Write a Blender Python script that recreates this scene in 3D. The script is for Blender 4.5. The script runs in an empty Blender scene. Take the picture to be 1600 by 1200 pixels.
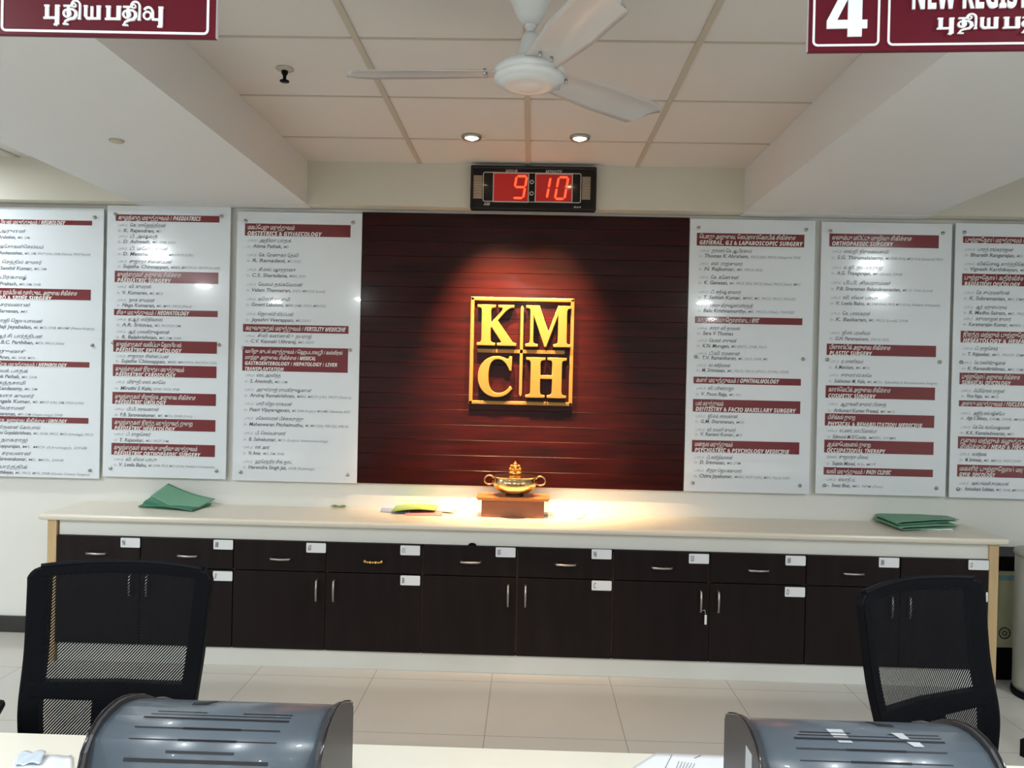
import bpy, bmesh, math, random
from mathutils import Vector, Matrix
random.seed(7)
S = bpy.context.scene
COL = S.collection
PI = math.pi

# ------------------------------------------------------------------ camera, exposure, world
YAW, PITCH, ROLL, F = 0.0227, -0.0064, 0.0221, 1230.0
_f = Vector((-math.sin(YAW), math.cos(YAW), 0)); _r = Vector((math.cos(YAW), math.sin(YAW), 0)); _u = Vector((0, 0, 1))
FW = _f*math.cos(PITCH) + _u*math.sin(PITCH); _u2 = _u*math.cos(PITCH) - _f*math.sin(PITCH)
RT = _r*math.cos(ROLL) + _u2*math.sin(ROLL); UP = _u2*math.cos(ROLL) - _r*math.sin(ROLL)
EYE = Vector((0, 0, 1.6))
cd = bpy.data.cameras.new('camera'); cam = bpy.data.objects.new('camera', cd); COL.objects.link(cam)
cd.sensor_width = 36; cd.sensor_fit = 'HORIZONTAL'; cd.lens = 36*F/1600; cd.clip_start = 0.05
cam.matrix_world = Matrix(((RT.x, UP.x, -FW.x, 0), (RT.y, UP.y, -FW.y, 0), (RT.z, UP.z, -FW.z, 1.6), (0, 0, 0, 1)))
S.camera = cam
S.view_settings.view_transform = 'Standard'; S.view_settings.look = 'None'
S.view_settings.gamma = 1; S.view_settings.exposure = 0.24; S.view_settings.use_curve_mapping = False
W = bpy.data.worlds.new('world'); S.world = W; W.use_nodes = True
W.node_tree.nodes['Background'].inputs[0].default_value = (0.9, 0.95, 1, 1)
W.node_tree.nodes['Background'].inputs[1].default_value = 0.1

# measured room planes (metres): wall, beam face above the counter, counter front, counter top, soffit, ceiling
DW, DB, DC, ZC, ZS, ZT = 4.70, 4.575, 4.23, 0.8075, 2.5925, 2.845
ROOM_L, ROOM_R, ROOM_B = -6.5, 6.5, -8.0

def ray(x, y): return FW*F + RT*(x-800) - UP*(y-600)
def UY(x, y, Y):
    d = ray(x, y); return EYE + d*(Y/d.y)
def UZ(x, y, Z):
    d = ray(x, y); return EYE + d*((Z-1.6)/d.z)

# ------------------------------------------------------------------ lamps of the room
def area(name, loc, size, power, color=(1, 1, 1), shape='DISK', rot=(0, 0, 0), spread=PI):
    l = bpy.data.lights.new(name, 'AREA'); l.shape = shape; l.size = size; l.energy = power; l.color = color; l.spread = spread
    o = bpy.data.objects.new(name, l); COL.objects.link(o); o.location = loc; o.rotation_euler = rot
    o['label'] = 'light of a round ceiling downlight'
    return o
COOL = (0.90, 0.97, 1.0)
DOWN = [(-3.7, 4.05), (-3.86, 1.35), (-2.2, 0.36), (3.35, 1.45), (2.0, 0.92), (-0.1, 0.2), (-4.6, -1.6), (-2.7, -3.1), (2.6, -2.6),
        (4.6, -1.2), (0.0, -3.2), (-4.3, -3.8), (-0.9, -6.2), (3.4, -5.6)]
DPOW = {0: 18, 1: 52, 3: 30, 5: 26}
for i, (x, y) in enumerate(DOWN):
    area('downlight_lamp', (x, y, ZT-0.035), 0.19, DPOW.get(i, 34), COOL)
def spot(loc, target, power, angle, color, blend=1.0, size=0.03):
    l = bpy.data.lights.new('spotlight_lamp', 'SPOT'); l.energy = power; l.spot_size = math.radians(angle); l.spot_blend = blend
    l.color = color; l.shadow_soft_size = size
    o = bpy.data.objects.new('spotlight_lamp', l); COL.objects.link(o); o.location = loc
    o.rotation_euler = (Vector(target)-Vector(loc)).to_track_quat('-Z', 'Y').to_euler()
WARM = (1.0, 0.63, 0.31)
SP = [UZ(737, 212, ZT), UZ(906, 213, ZT)]

# ------------------------------------------------------------------ materials
def mat(name, col, rough=0.5, metal=0.0, spec=0.5, coat=0.0, noise=0.0, nscale=8.0, emis=None, estr=0.0, bump=0.0, bscale=60.0, stretch=(1, 1, 1), alpha=1.0):
    m = bpy.data.materials.new(name); m.use_nodes = True; nt = m.node_tree; N = nt.nodes; L = nt.links
    b = N['Principled BSDF']; b.inputs['Base Color'].default_value = (*col, 1); b.inputs['Roughness'].default_value = rough
    b.inputs['Metallic'].default_value = metal; b.inputs['Specular IOR Level'].default_value = spec
    b.inputs['Coat Weight'].default_value = coat; b.inputs['Coat Roughness'].default_value = 0.03
    if emis: b.inputs['Emission Color'].default_value = (*emis, 1); b.inputs['Emission Strength'].default_value = estr
    tc = N.new('ShaderNodeTexCoord'); mp = N.new('ShaderNodeMapping'); mp.inputs['Scale'].default_value = stretch
    L.new(tc.outputs['Object'], mp.inputs['Vector'])
    n = N.new('ShaderNodeTexNoise'); n.inputs['Scale'].default_value = nscale; n.inputs['Detail'].default_value = 4
    L.new(mp.outputs[0], n.inputs['Vector'])
    mx = N.new('ShaderNodeMix'); mx.data_type = 'RGBA'
    k = noise if noise else 0.015
    mx.inputs[6].default_value = (*[max(0, c*(1-k)) for c in col], 1); mx.inputs[7].default_value = (*[min(1, c*(1+k)) for c in col], 1)
    L.new(n.outputs['Fac'], mx.inputs[0]); L.new(mx.outputs[2], b.inputs['Base Color'])
    if bump:
        n2 = N.new('ShaderNodeTexNoise'); n2.inputs['Scale'].default_value = bscale; L.new(mp.outputs[0], n2.inputs['Vector'])
        bp = N.new('ShaderNodeBump'); bp.inputs['Strength'].default_value = bump; bp.inputs['Distance'].default_value = 0.002
        L.new(n2.outputs['Fac'], bp.inputs['Height']); L.new(bp.outputs[0], b.inputs['Normal'])
    return m
M = {}
M['wall'] = mat('wall_paint', (0.80, 0.80, 0.76), 0.6, noise=0.03, nscale=1.5)
M['band'] = mat('beam_paint', (0.66, 0.63, 0.54), 0.6, noise=0.04, nscale=2)
M['soffit'] = mat('soffit_paint', (0.71, 0.72, 0.72), 0.65, noise=0.02, nscale=1.2)
M['tile'] = mat('ceiling_tile', (0.66, 0.64, 0.62), 0.8, noise=0.03, nscale=3)
M['tbar'] = mat('ceiling_bar', (0.50, 0.46, 0.38), 0.6, noise=0.04)
M['skirt'] = mat('dark_skirting', (0.03, 0.028, 0.027), 0.35)
M['board'] = mat('white_acrylic', (0.79, 0.84, 0.89), 0.12, spec=0.5, coat=0.6)
M['maroon'] = mat('maroon_print', (0.19, 0.018, 0.026), 0.15, spec=0.5, coat=0.4)
M['ink'] = mat('grey_ink', (0.14, 0.14, 0.165), 0.4)
M['faint'] = mat('pale_ink', (0.33, 0.34, 0.37), 0.4)
M['white'] = mat('white_print', (0.85, 0.83, 0.82), 0.4)
M['steel'] = mat('brushed_steel', (0.42, 0.41, 0.40), 0.3, metal=1.0)
M['wood'] = mat('counter_laminate', (0.76, 0.70, 0.59), 0.3, spec=0.5, noise=0.06, nscale=5, stretch=(0.3, 3, 3))
M['fascia'] = mat('white_fascia', (0.72, 0.72, 0.67), 0.45, noise=0.06, nscale=4)
M['pine'] = mat('pale_oak', (0.60, 0.42, 0.22), 0.45, noise=0.18, nscale=9, stretch=(4, 4, 0.4))
M['door'] = mat('dark_wenge', (0.013, 0.0085, 0.0085), 0.42, spec=0.16, noise=0.55, nscale=9, stretch=(2.2, 1, 0.25))
M['edge'] = mat('brown_edging', (0.20, 0.11, 0.065), 0.4)
M['chrome'] = mat('satin_handle', (0.42, 0.41, 0.40), 0.38, metal=1.0)
M['brass'] = mat('brass', (0.78, 0.50, 0.16), 0.3, metal=1.0)
M['gold'] = mat('gilt_paint', (0.33, 0.175, 0.042), 0.38, metal=0.4, noise=0.08, nscale=20)
M['bronze'] = mat('bell_metal', (0.72, 0.50, 0.25), 0.16, metal=1.0, noise=0.1)
M['darkmetal'] = mat('dark_metal', (0.05, 0.035, 0.025), 0.4, metal=0.6)
M['pedestal'] = mat('varnished_wood', (0.44, 0.17, 0.05), 0.3, coat=0.3, noise=0.2, nscale=12, stretch=(0.4, 4, 4))
M['pedbody'] = mat('brown_wood', (0.20, 0.075, 0.04), 0.45, noise=0.15, nscale=12, stretch=(0.4, 4, 4))
M['green'] = mat('green_card', (0.16, 0.36, 0.235), 0.55, noise=0.08)
M['dgreen'] = mat('dark_green_card', (0.05, 0.20, 0.12), 0.6, noise=0.1)
M['lime'] = mat('lime_cover', (0.24, 0.38, 0.06), 0.35, noise=0.05)
M['limep'] = mat('lime_print', (0.70, 0.80, 0.35), 0.4)
M['pink'] = mat('pink_cover', (0.62, 0.25, 0.27), 0.4)
M['paper'] = mat('white_paper', (0.82, 0.84, 0.88), 0.6)
M['cream'] = mat('cream_paper', (0.80, 0.72, 0.52), 0.6)
M['bluep'] = mat('blue_print', (0.32, 0.38, 0.62), 0.5)
M['clockcase'] = mat('glossy_black_case', (0.008, 0.004, 0.004), 0.14, spec=0.3, coat=0.3)
M['clockin'] = mat('matt_black_panel', (0.006, 0.006, 0.007), 0.2, spec=0.2, coat=0.2)
M['grille'] = mat('grille_beige', (0.42, 0.33, 0.25), 0.4, metal=0.4)
M['glass'] = mat('red_display', (0.20, 0.004, 0.004), 0.08, coat=0.6, emis=(1, 0.008, 0.008), estr=0.17)
M['led'] = mat('lit_segment', (0.9, 0.1, 0.05), 0.4, emis=(1.0, 0.07, 0.02), estr=1.6)
M['label'] = mat('clock_print', (0.6, 0.55, 0.5), 0.4)
M['fan'] = mat('white_enamel', (0.70, 0.72, 0.72), 0.3, coat=0.3, noise=0.03)
M['blade'] = mat('fan_blade_enamel', (0.58, 0.55, 0.54), 0.35, coat=0.2, noise=0.05)
M['signred'] = mat('sign_maroon', (0.105, 0.004, 0.014), 0.4, spec=0.2)
M['signwhite'] = mat('sign_white', (0.86, 0.88, 0.9), 0.35)
M['signside'] = mat('sign_edge', (0.45, 0.42, 0.42), 0.3)
M['black'] = mat('black_plastic', (0.0035, 0.004, 0.006), 0.5, spec=0.10)
M['seatfab'] = mat('black_fabric', (0.007, 0.007, 0.009), 0.85, spec=0.1, bump=0.3, bscale=400)
M['hood'] = mat('blue_grey_hood', (0.092, 0.115, 0.142), 0.30, coat=0.22)
M['cap'] = mat('dark_grey_cap', (0.042, 0.039, 0.041), 0.4, spec=0.3)
M['rim'] = mat('black_gloss_rim', (0.006, 0.006, 0.012), 0.2, coat=0.3)
M['slot'] = mat('slot_dark', (0.008, 0.009, 0.013), 0.6)
M['desk'] = mat('cream_desk', (0.80, 0.76, 0.66), 0.35, noise=0.02, nscale=3)
M['sticker'] = mat('white_sticker', (0.42, 0.45, 0.47), 0.5)
M['card'] = mat('white_card', (0.80, 0.81, 0.83), 0.5)
M['binmetal'] = mat('grey_bin_metal', (0.36, 0.37, 0.33), 0.4, metal=0.3)
M['carton'] = mat('pale_panel', (0.42, 0.42, 0.27), 0.5, noise=0.25, nscale=9)
M['lampglass'] = mat('lit_lamp_glass', (1, 1, 1), 0.4, emis=(0.93, 0.98, 1.0), estr=12)
M['halogen'] = mat('lit_halogen', (1, 0.9, 0.7), 0.4, emis=(1.0, 0.80, 0.50), estr=22)
M['halogendim'] = mat('dim_halogen', (1, 0.9, 0.7), 0.4, emis=(1.0, 0.80, 0.50), estr=0.9)

def wood_panel_mat():
    m = bpy.data.materials.new('lacquered_rosewood'); m.use_nodes = True; N = m.node_tree.nodes; L = m.node_tree.links
    b = N['Principled BSDF']; b.inputs['Roughness'].default_value = 0.34; b.inputs['Coat Weight'].default_value = 0.18; b.inputs['Coat Roughness'].default_value = 0.12
    b.inputs['Specular IOR Level'].default_value = 0.15
    tc = N.new('ShaderNodeTexCoord'); mp = N.new('ShaderNodeMapping'); mp.inputs['Scale'].default_value = (0.8, 1, 11)
    n = N.new('ShaderNodeTexNoise'); n.inputs['Scale'].default_value = 3; n.inputs['Detail'].default_value = 6
    L.new(tc.outputs['Object'], mp.inputs[0]); L.new(mp.outputs[0], n.inputs['Vector'])
    r = N.new('ShaderNodeValToRGB'); r.color_ramp.elements[0].position = 0.3; r.color_ramp.elements[0].color = (0.012, 0.0022, 0.0024, 1)
    r.color_ramp.elements[1].position = 0.7; r.color_ramp.elements[1].color = (0.040, 0.0034, 0.0028, 1)
    L.new(n.outputs['Fac'], r.inputs[0]); L.new(r.outputs[0], b.inputs['Base Color'])
    return m
M['rosewood'] = wood_panel_mat()

def floor_mat():
    m = bpy.data.materials.new('vitrified_tile'); m.use_nodes = True; N = m.node_tree.nodes; L = m.node_tree.links
    b = N['Principled BSDF']; b.inputs['Roughness'].default_value = 0.16; b.inputs['Specular IOR Level'].default_value = 0.5
    g = N.new('ShaderNodeNewGeometry'); sx = N.new('ShaderNodeSeparateXYZ'); L.new(g.outputs['Position'], sx.inputs[0])
    outs = []
    for ax, off in (('X', 0.02), ('Y', 0.12)):
        a = N.new('ShaderNodeMath'); a.operation = 'ADD'; a.inputs[1].default_value = 60+off; L.new(sx.outputs[ax], a.inputs[0])
        d = N.new('ShaderNodeMath'); d.operation = 'DIVIDE'; d.inputs[1].default_value = 0.63; L.new(a.outputs[0], d.inputs[0])
        fr = N.new('ShaderNodeMath'); fr.operation = 'FRACT'; L.new(d.outputs[0], fr.inputs[0])
        lt = N.new('ShaderNodeMath'); lt.operation = 'LESS_THAN'; lt.inputs[1].default_value = 0.006; L.new(fr.outputs[0], lt.inputs[0]); outs.append(lt)
    mx = N.new('ShaderNodeMath'); mx.operation = 'MAXIMUM'; L.new(outs[0].outputs[0], mx.inputs[0]); L.new(outs[1].outputs[0], mx.inputs[1])
    n = N.new('ShaderNodeTexNoise'); n.inputs['Scale'].default_value = 1.2; L.new(g.outputs['Position'], n.inputs['Vector'])
    c = N.new('ShaderNodeMix'); c.data_type = 'RGBA'; c.inputs[6].default_value = (0.52, 0.50, 0.465, 1); c.inputs[7].default_value = (0.57, 0.55, 0.51, 1)
    L.new(n.outputs['Fac'], c.inputs[0])
    c2 = N.new('ShaderNodeMix'); c2.data_type = 'RGBA'; c2.inputs[7].default_value = (0.30, 0.28, 0.26, 1)
    L.new(mx.outputs[0], c2.inputs[0]); L.new(c.outputs[2], c2.inputs[6]); L.new(c2.outputs[2], b.inputs['Base Color'])
    return m
M['floor'] = floor_mat()

def mesh_fabric():
    m = bpy.data.materials.new('black_mesh_fabric'); m.use_nodes = True; N = m.node_tree.nodes; L = m.node_tree.links
    b = N['Principled BSDF']; b.inputs['Base Color'].default_value = (0.0055, 0.006, 0.008, 1); b.inputs['Roughness'].default_value = 0.7
    b.inputs['Specular IOR Level'].default_value = 0.08
    tc = N.new('ShaderNodeTexCoord'); sx = N.new('ShaderNodeSeparateXYZ'); L.new(tc.outputs['Object'], sx.inputs[0])
    def frac(ax, ay, period):
        p = N.new('ShaderNodeMath'); p.operation = 'MULTIPLY'; p.inputs[1].default_value = ax; L.new(sx.outputs['X'], p.inputs[0])
        q = N.new('ShaderNodeMath'); q.operation = 'MULTIPLY_ADD'; q.inputs[1].default_value = ay; L.new(sx.outputs['Z'], q.inputs[0]); L.new(p.outputs[0], q.inputs[2])
        a = N.new('ShaderNodeMath'); a.operation = 'ADD'; a.inputs[1].default_value = 10; L.new(q.outputs[0], a.inputs[0])
        d = N.new('ShaderNodeMath'); d.operation = 'DIVIDE'; d.inputs[1].default_value = period; L.new(a.outputs[0], d.inputs[0])
        f = N.new('ShaderNodeMath'); f.operation = 'FRACT'; L.new(d.outputs[0], f.inputs[0]); return f
    f = frac(0.74, -0.67, 0.0062)
    gt = N.new('ShaderNodeMath'); gt.operation = 'GREATER_THAN'; gt.inputs[1].default_value = 0.66; L.new(f.outputs[0], gt.inputs[0])
    t = N.new('ShaderNodeBsdfTransparent'); mx = N.new('ShaderNodeMixShader')
    L.new(gt.outputs[0], mx.inputs[0]); L.new(b.outputs[0], mx.inputs[1]); L.new(t.outputs[0], mx.inputs[2])
    L.new(mx.outputs[0], N['Material Output'].inputs[0])
    return m
M['mesh'] = mesh_fabric()

# ------------------------------------------------------------------ builders
def box(bm, x0, x1, y0, y1, z0, z1, bev=0.0, seg=2):
    b = bmesh.new()
    r = bmesh.ops.create_cube(b, size=1)
    for v in b.verts: v.co = Vector(((x0+x1)/2+v.co.x*(x1-x0), (y0+y1)/2+v.co.y*(y1-y0), (z0+z1)/2+v.co.z*(z1-z0)))
    if bev: bmesh.ops.bevel(b, geom=b.edges[:], offset=bev, segments=seg, affect='EDGES', profile=0.5)
    merge(bm, b); return bm
def merge(bm, b, M4=None):
    vs = {}
    for v in b.verts: vs[v] = bm.verts.new(M4 @ v.co if M4 else v.co)
    for f in b.faces:
        try:
            nf = bm.faces.new([vs[v] for v in f.verts]); nf.smooth = f.smooth
        except ValueError: pass
    b.free()
def B(*boxes, bev=0.0):
    bm = bmesh.new()
    for a in boxes: box(bm, *a, bev=bev)
    return bm
def prism(bm, poly, fn, d0, d1, smooth=False):
    """poly: 2D outline; fn(u,v,d)->Vector; extruded between d0 and d1"""
    a = [bm.verts.new(fn(u, v, d0)) for u, v in poly]; b = [bm.verts.new(fn(u, v, d1)) for u, v in poly]
    n = len(poly)
    bm.faces.new(a[::-1]); bm.faces.new(b)
    for i in range(n):
        f = bm.faces.new((a[i], a[(i+1) % n], b[(i+1) % n], b[i])); f.smooth = smooth
    return bm
def lathe(bm, prof, seg=48, c=(0, 0, 0), smooth=True):
    rings = []
    for r, z in prof:
        if r < 1e-5: rings.append([bm.verts.new((c[0], c[1], c[2]+z))])
        else: rings.append([bm.verts.new((c[0]+r*math.cos(2*PI*i/seg), c[1]+r*math.sin(2*PI*i/seg), c[2]+z)) for i in range(seg)])
    for a, b in zip(rings, rings[1:]):
        for i in range(seg):
            j = (i+1) % seg
            if len(a) == 1 and len(b) == 1: continue
            if len(a) == 1: f = bm.faces.new((a[0], b[i], b[j]))
            elif len(b) == 1: f = bm.faces.new((a[i], a[j], b[0]))
            else: f = bm.faces.new((a[i], a[j], b[j], b[i]))
            f.smooth = smooth
    return bm
def tube(bm, pts, rad, seg=12, closed=False):
    pts = [Vector(p) for p in pts]; n = len(pts); rings = []
    up = Vector((0, 0, 1)); prev = None
    for i, p in enumerate(pts):
        a = pts[(i-1) % n] if closed or i > 0 else p; b = pts[(i+1) % n] if closed or i < n-1 else p
        t = (b-a).normalized()
        if prev is None:
            s = t.cross(up);
            if s.length < 0.1: s = t.cross(Vector((0, 1, 0)))
        else: s = prev - t*prev.dot(t)
        s.normalize(); prev = s; w = t.cross(s)
        r = rad[i] if isinstance(rad, (list, tuple)) else rad
        rings.append([bm.verts.new(p + s*math.cos(2*PI*k/seg)*r + w*math.sin(2*PI*k/seg)*r) for k in range(seg)])
    m = n if closed else n-1
    for i in range(m):
        A = rings[i]; Bq = rings[(i+1) % n]
        for k in range(seg):
            f = bm.faces.new((A[k], A[(k+1) % seg], Bq[(k+1) % seg], Bq[k])); f.smooth = True
    if not closed:
        bm.faces.new(rings[0][::-1]); bm.faces.new(rings[-1])
    return bm
def patch(bm, fn, nu, nv, th=None):
    """surface fn(u,v) u,v in 0..1; th = thickness vector or None"""
    g = [[bm.verts.new(fn(i/nu, j/nv)) for j in range(nv+1)] for i in range(nu+1)]
    for i in range(nu):
        for j in range(nv):
            f = bm.faces.new((g[i][j], g[i+1][j], g[i+1][j+1], g[i][j+1])); f.smooth = True
    if th is not None:
        th = Vector(th)
        h = [[bm.verts.new(g[i][j].co+th) for j in range(nv+1)] for i in range(nu+1)]
        for i in range(nu):
            for j in range(nv):
                f = bm.faces.new((h[i][j], h[i][j+1], h[i+1][j+1], h[i+1][j])); f.smooth = True
        for i in range(nu):
            bm.faces.new((g[i][0], h[i][0], h[i+1][0], g[i+1][0])); bm.faces.new((g[i][nv], g[i+1][nv], h[i+1][nv], h[i][nv]))
        for j in range(nv):
            bm.faces.new((g[0][j], g[0][j+1], h[0][j+1], h[0][j])); bm.faces.new((g[nu][j], h[nu][j], h[nu][j+1], g[nu][j+1]))
    return bm

ROOTLOC = {}
def obj(name, bm, m, parent=None, label=None, local=False):
    """bm is given in world metres unless local; parts are stored relative to their thing's base"""
    bmesh.ops.recalc_face_normals(bm, faces=bm.faces[:])
    me = bpy.data.meshes.new(name)
    o = bpy.data.objects.new(name, me); COL.objects.link(o)
    if parent is not None:
        off = ROOTLOC[parent.name]; o.parent = parent; ROOTLOC[o.name] = off
        if not local: bmesh.ops.translate(bm, verts=bm.verts[:], vec=-off)
    else:
        if bm.verts:
            xs = [v.co for v in bm.verts]
            c = Vector((sum(v.x for v in xs)/len(xs), sum(v.y for v in xs)/len(xs), min(v.z for v in xs)))
            bmesh.ops.translate(bm, verts=bm.verts[:], vec=-c); o.location = c; ROOTLOC[o.name] = c
    bm.to_mesh(me); bm.free(); me.materials.append(M[m] if isinstance(m, str) else m)
    if label: o['label'] = label
    return o
def thing(name, label, cat, loc, rotz=0, group=None):
    o = bpy.data.objects.new(name, None); COL.objects.link(o); o.location = loc; o.rotation_euler = (0, 0, rotz)
    o.empty_display_size = 0.1
    ROOTLOC[o.name] = Vector(loc); o['label'] = label; o['category'] = cat
    if group: o['group'] = group
    return o
def tag(o, label, cat, group=None):
    o['label'] = label; o['category'] = cat
    if group: o['group'] = group
    return o
def struct(name, bm, m, label=None):
    o = obj(name, bm, m); o['kind'] = 'structure'
    if label: o['label'] = label
    return o

# ---- lettering
PRE = '\u0bc6\u0bc7\u0bc8'
def tam(s):
    out = []
    for ch in s:
        if ch in PRE and out: p = out.pop(); out += [ch, p]
        elif ch in '\u0bca\u0bcb' and out:
            p = out.pop(); out += ['\u0bc6' if ch == '\u0bca' else '\u0bc7', p, '\u0bbe']
        else: out.append(ch)
    return ''.join(out)
def bold(s, base_u=0x1D63C, base_l=0x1D656):     # slanted heavy sans letters
    return ''.join(chr(base_u+ord(c)-65) if 'A' <= c <= 'Z' else (chr(base_l+ord(c)-97) if 'a' <= c <= 'z' else c) for c in s)
def text_bm(body, extrude=0.0, shear=0.0, offset=0.0, res=2, bevel=0.0):
    c = bpy.data.curves.new('lettering', 'FONT'); c.body = body; c.size = 1; c.resolution_u = res
    c.shear = shear; c.extrude = extrude; c.offset = offset; c.bevel_depth = bevel
    o = bpy.data.objects.new('lettering', c); COL.objects.link(o)
    dg = bpy.context.evaluated_depsgraph_get(); me = bpy.data.meshes.new_from_object(o.evaluated_get(dg))
    bm = bmesh.new(); bm.from_mesh(me)
    bpy.data.objects.remove(o); bpy.data.curves.remove(c); bpy.data.meshes.remove(me)
    return bm
_cache = {}
def put_text(dst, body, origin, xdir, ydir, ndir, height=None, width=None, shear=0.0, offset=0.0, extrude=0.0, res=2, capref=0.70, bevel=0.0, bbox=False):
    """writes body into dst with cap height and width in metres; origin = baseline left end"""
    b = text_bm(body, extrude, shear, offset, res, bevel)
    if not b.verts: b.free(); return 0
    xs = [v.co.x for v in b.verts]; x0, x1 = min(xs), max(xs)
    if bbox:
        ys = [v.co.y for v in b.verts]; y0 = min(ys); sy = height/(max(ys)-y0)
    else: y0 = 0; sy = height/capref
    sx = width/(x1-x0) if width else sy
    zs = [v.co.z for v in b.verts]; z0 = min(zs)
    for v in b.verts:
        v.co = origin + xdir*((v.co.x-x0)*sx) + ydir*((v.co.y-y0)*sy) + ndir*((v.co.z-z0)*(sy if extrude else 0))
    merge(dst, b); return (x1-x0)*sx
X, Z, NY = Vector((1, 0, 0)), Vector((0, 0, 1)), Vector((0, -1, 0))

# ================================================================== THE ROOM
XTL, XTR, XS1, XS2 = -1.325, 1.213, -2.36, 2.28
BEAM_END = 1.2
struct('floor', B((ROOM_L, ROOM_R, ROOM_B, DW, -0.1, 0)), 'floor')
struct('wall_back', B((ROOM_L-.1, ROOM_R+.1, DW, DW+0.15, 0, 3.1)), 'wall')
struct('wall_left', B((ROOM_L-.15, ROOM_L, ROOM_B, DW, 0, 3.1)), 'wall')
struct('wall_right', B((ROOM_R, ROOM_R+.15, ROOM_B, DW, 0, 3.1)), 'wall')
struct('wall_front', B((ROOM_L-.1, ROOM_R+.1, ROOM_B-.15, ROOM_B, 0, 3.1)), 'wall')
struct('ceiling', B((ROOM_L, ROOM_R, ROOM_B, DW, ZT, ZT+0.1)), 'tile')
struct('trim_1', B((ROOM_L, ROOM_R, DB, DW, ZS, ZT)), 'band', 'beam face running along the wall above the boards')
struct('trim_2', B((XS1, XTL, BEAM_END, DB, ZS, ZT-0.001), (XS1, XTL, DB, DW, ZS-0.004, ZS)), 'soffit', 'wide dropped beam on the left of the tiled ceiling')
struct('trim_3', B((XTR, XS2, BEAM_END, DB, ZS, ZT-0.001), (XTR, XS2, DB, DW, ZS-0.004, ZS)), 'soffit', 'wide dropped beam on the right of the tiled ceiling')
# grid of ceiling bars in the tray and in the rooms around
bm = bmesh.new()
tx0, sp = -0.040, 0.631
for k in range(-3, 3):
    x = tx0 + k*sp
    if XTL+0.05 < x < XTR-0.02: box(bm, x-0.012, x+0.012, ROOM_B, DB, ZT-0.006, ZT)
yy = UY(820, 215, 1).y
rows = [UZ(820, y, ZT).y for y in (62, 153, 219)]
step = (rows[2]-rows[0])/2
k = 0
while True:
    y = rows[2] + 0.0 - k*step; k += 1
    if y < ROOM_B: break
    box(bm, XTL, XTR, y-0.006, y+0.006, ZT-0.004, ZT)
struct('trim_4', bm, 'tbar', 'bars between the ceiling tiles')
bm = bmesh.new()
for side in ((ROOM_L, XS1), (XS2, ROOM_R)):
    x = side[0]+0.3
    while x < side[1]-0.05: box(bm, x-0.012, x+0.012, ROOM_B, DB, ZT-0.006, ZT); x += sp
    for j in range(20):
        y = rows[2]-j*step
        box(bm, side[0], side[1], y-0.006, y+0.006, ZT-0.004, ZT)
struct('trim_5', bm, 'tbar', 'bars between the ceiling tiles beyond the beams')
struct('baseboard_back', B((ROOM_L, -2.70, DW-0.014, DW, 0, 0.098), (2.6, ROOM_R, DW-0.014, DW, 0, 0.098)), 'skirt')

# ================================================================== COUNTER AND CABINETS
cl, cr = UY(58, 803, DC).x, UY(1579, 845, DC).x
t = thing('counter', 'long cream-topped counter with white fascia and oak end panels against the wall', 'counter', ((cl+cr)/2, DC+0.25, 0))
bm = B((cl, cr, DC, DW-0.002, ZC-0.034, ZC), bev=0.012); obj('worktop', bm, 'wood', t)
el, er = cl+0.045, cr-0.045
obj('fascia', B((el+0.06, er-0.05, DC+0.035, DC+0.055, 0.692, ZC-0.034)), 'fascia', t)
obj('plinth', B((el+0.06, er-0.05, DC+0.035, DC+0.055, 0, 0.10)), 'fascia', t)
obj('end_panel', B((el, el+0.05, DC+0.022, DW-0.004, 0, ZC-0.034), bev=0.002), 'pine', t)
obj('end_panel', B((er-0.05, er, DC+0.022, DW-0.004, 0, ZC-0.034), bev=0.002), 'pine', t)
gp = UY(738, 852, DC+0.033)
bm = bmesh.new(); prism(bm, [(0.022*math.cos(a*PI/12), 0.014*math.sin(a*PI/12)) for a in range(13)], lambda u, v, d: Vector((gp.x+u, DC+0.034-d, 0.692+v)), 0, 0.004)
obj('dark_plug', bm, 'black', t)

xe = [UY(x, y, DC+0.03).x for x, y in ((83, 900), (220, 900), (365, 900), (510, 900), (660, 900), (808, 905), (958, 905), (1108, 910), (1258, 915), (1405, 920), (1553, 925))]
xe[0] = el+0.052; xe[10] = er-0.052
ZD0, ZSP, ZD1 = 0.102, 0.527, 0.690
FY = DC+0.020   # front plane of drawer and door faces
card_txt = ['96', '88', '65', '01', '05', '96', '53', '88', '88', '0']
dcard_txt = {1: 'I', 3: 'B', 5: 'C', 7: 'D', 9: 'A'}
cards_x = [(207, 848), (350, 851), (494, 856), (641, 860), (790, 863), (940, 866), (1092, 873), (1243, 876), (1389, 879), (1535, 883)]
dcards_x = {1: (348, 900), 3: (641, 907), 5: (940, 915), 7: (1242, 925), 9: (1543, 933)}
dh_x = [(149, 865), (292, 869), (437, 874), (583, 879), (735, 879), (884, 883), (1035, 888), (1186, 892), (1335, 897), (1484, 902)]
unit_lab = ['dark cabinet at the left end of the counter, behind the left mesh chair',
            'dark cabinet holding the drawer with the ornate brass handle, second from the left',
            'dark cabinet in the middle of the counter, below the wooden pedestal',
            'dark cabinet with a white key tag on its door handle, fourth from the left',
            'dark cabinet at the right end of the counter, behind the right mesh chair']
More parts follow.
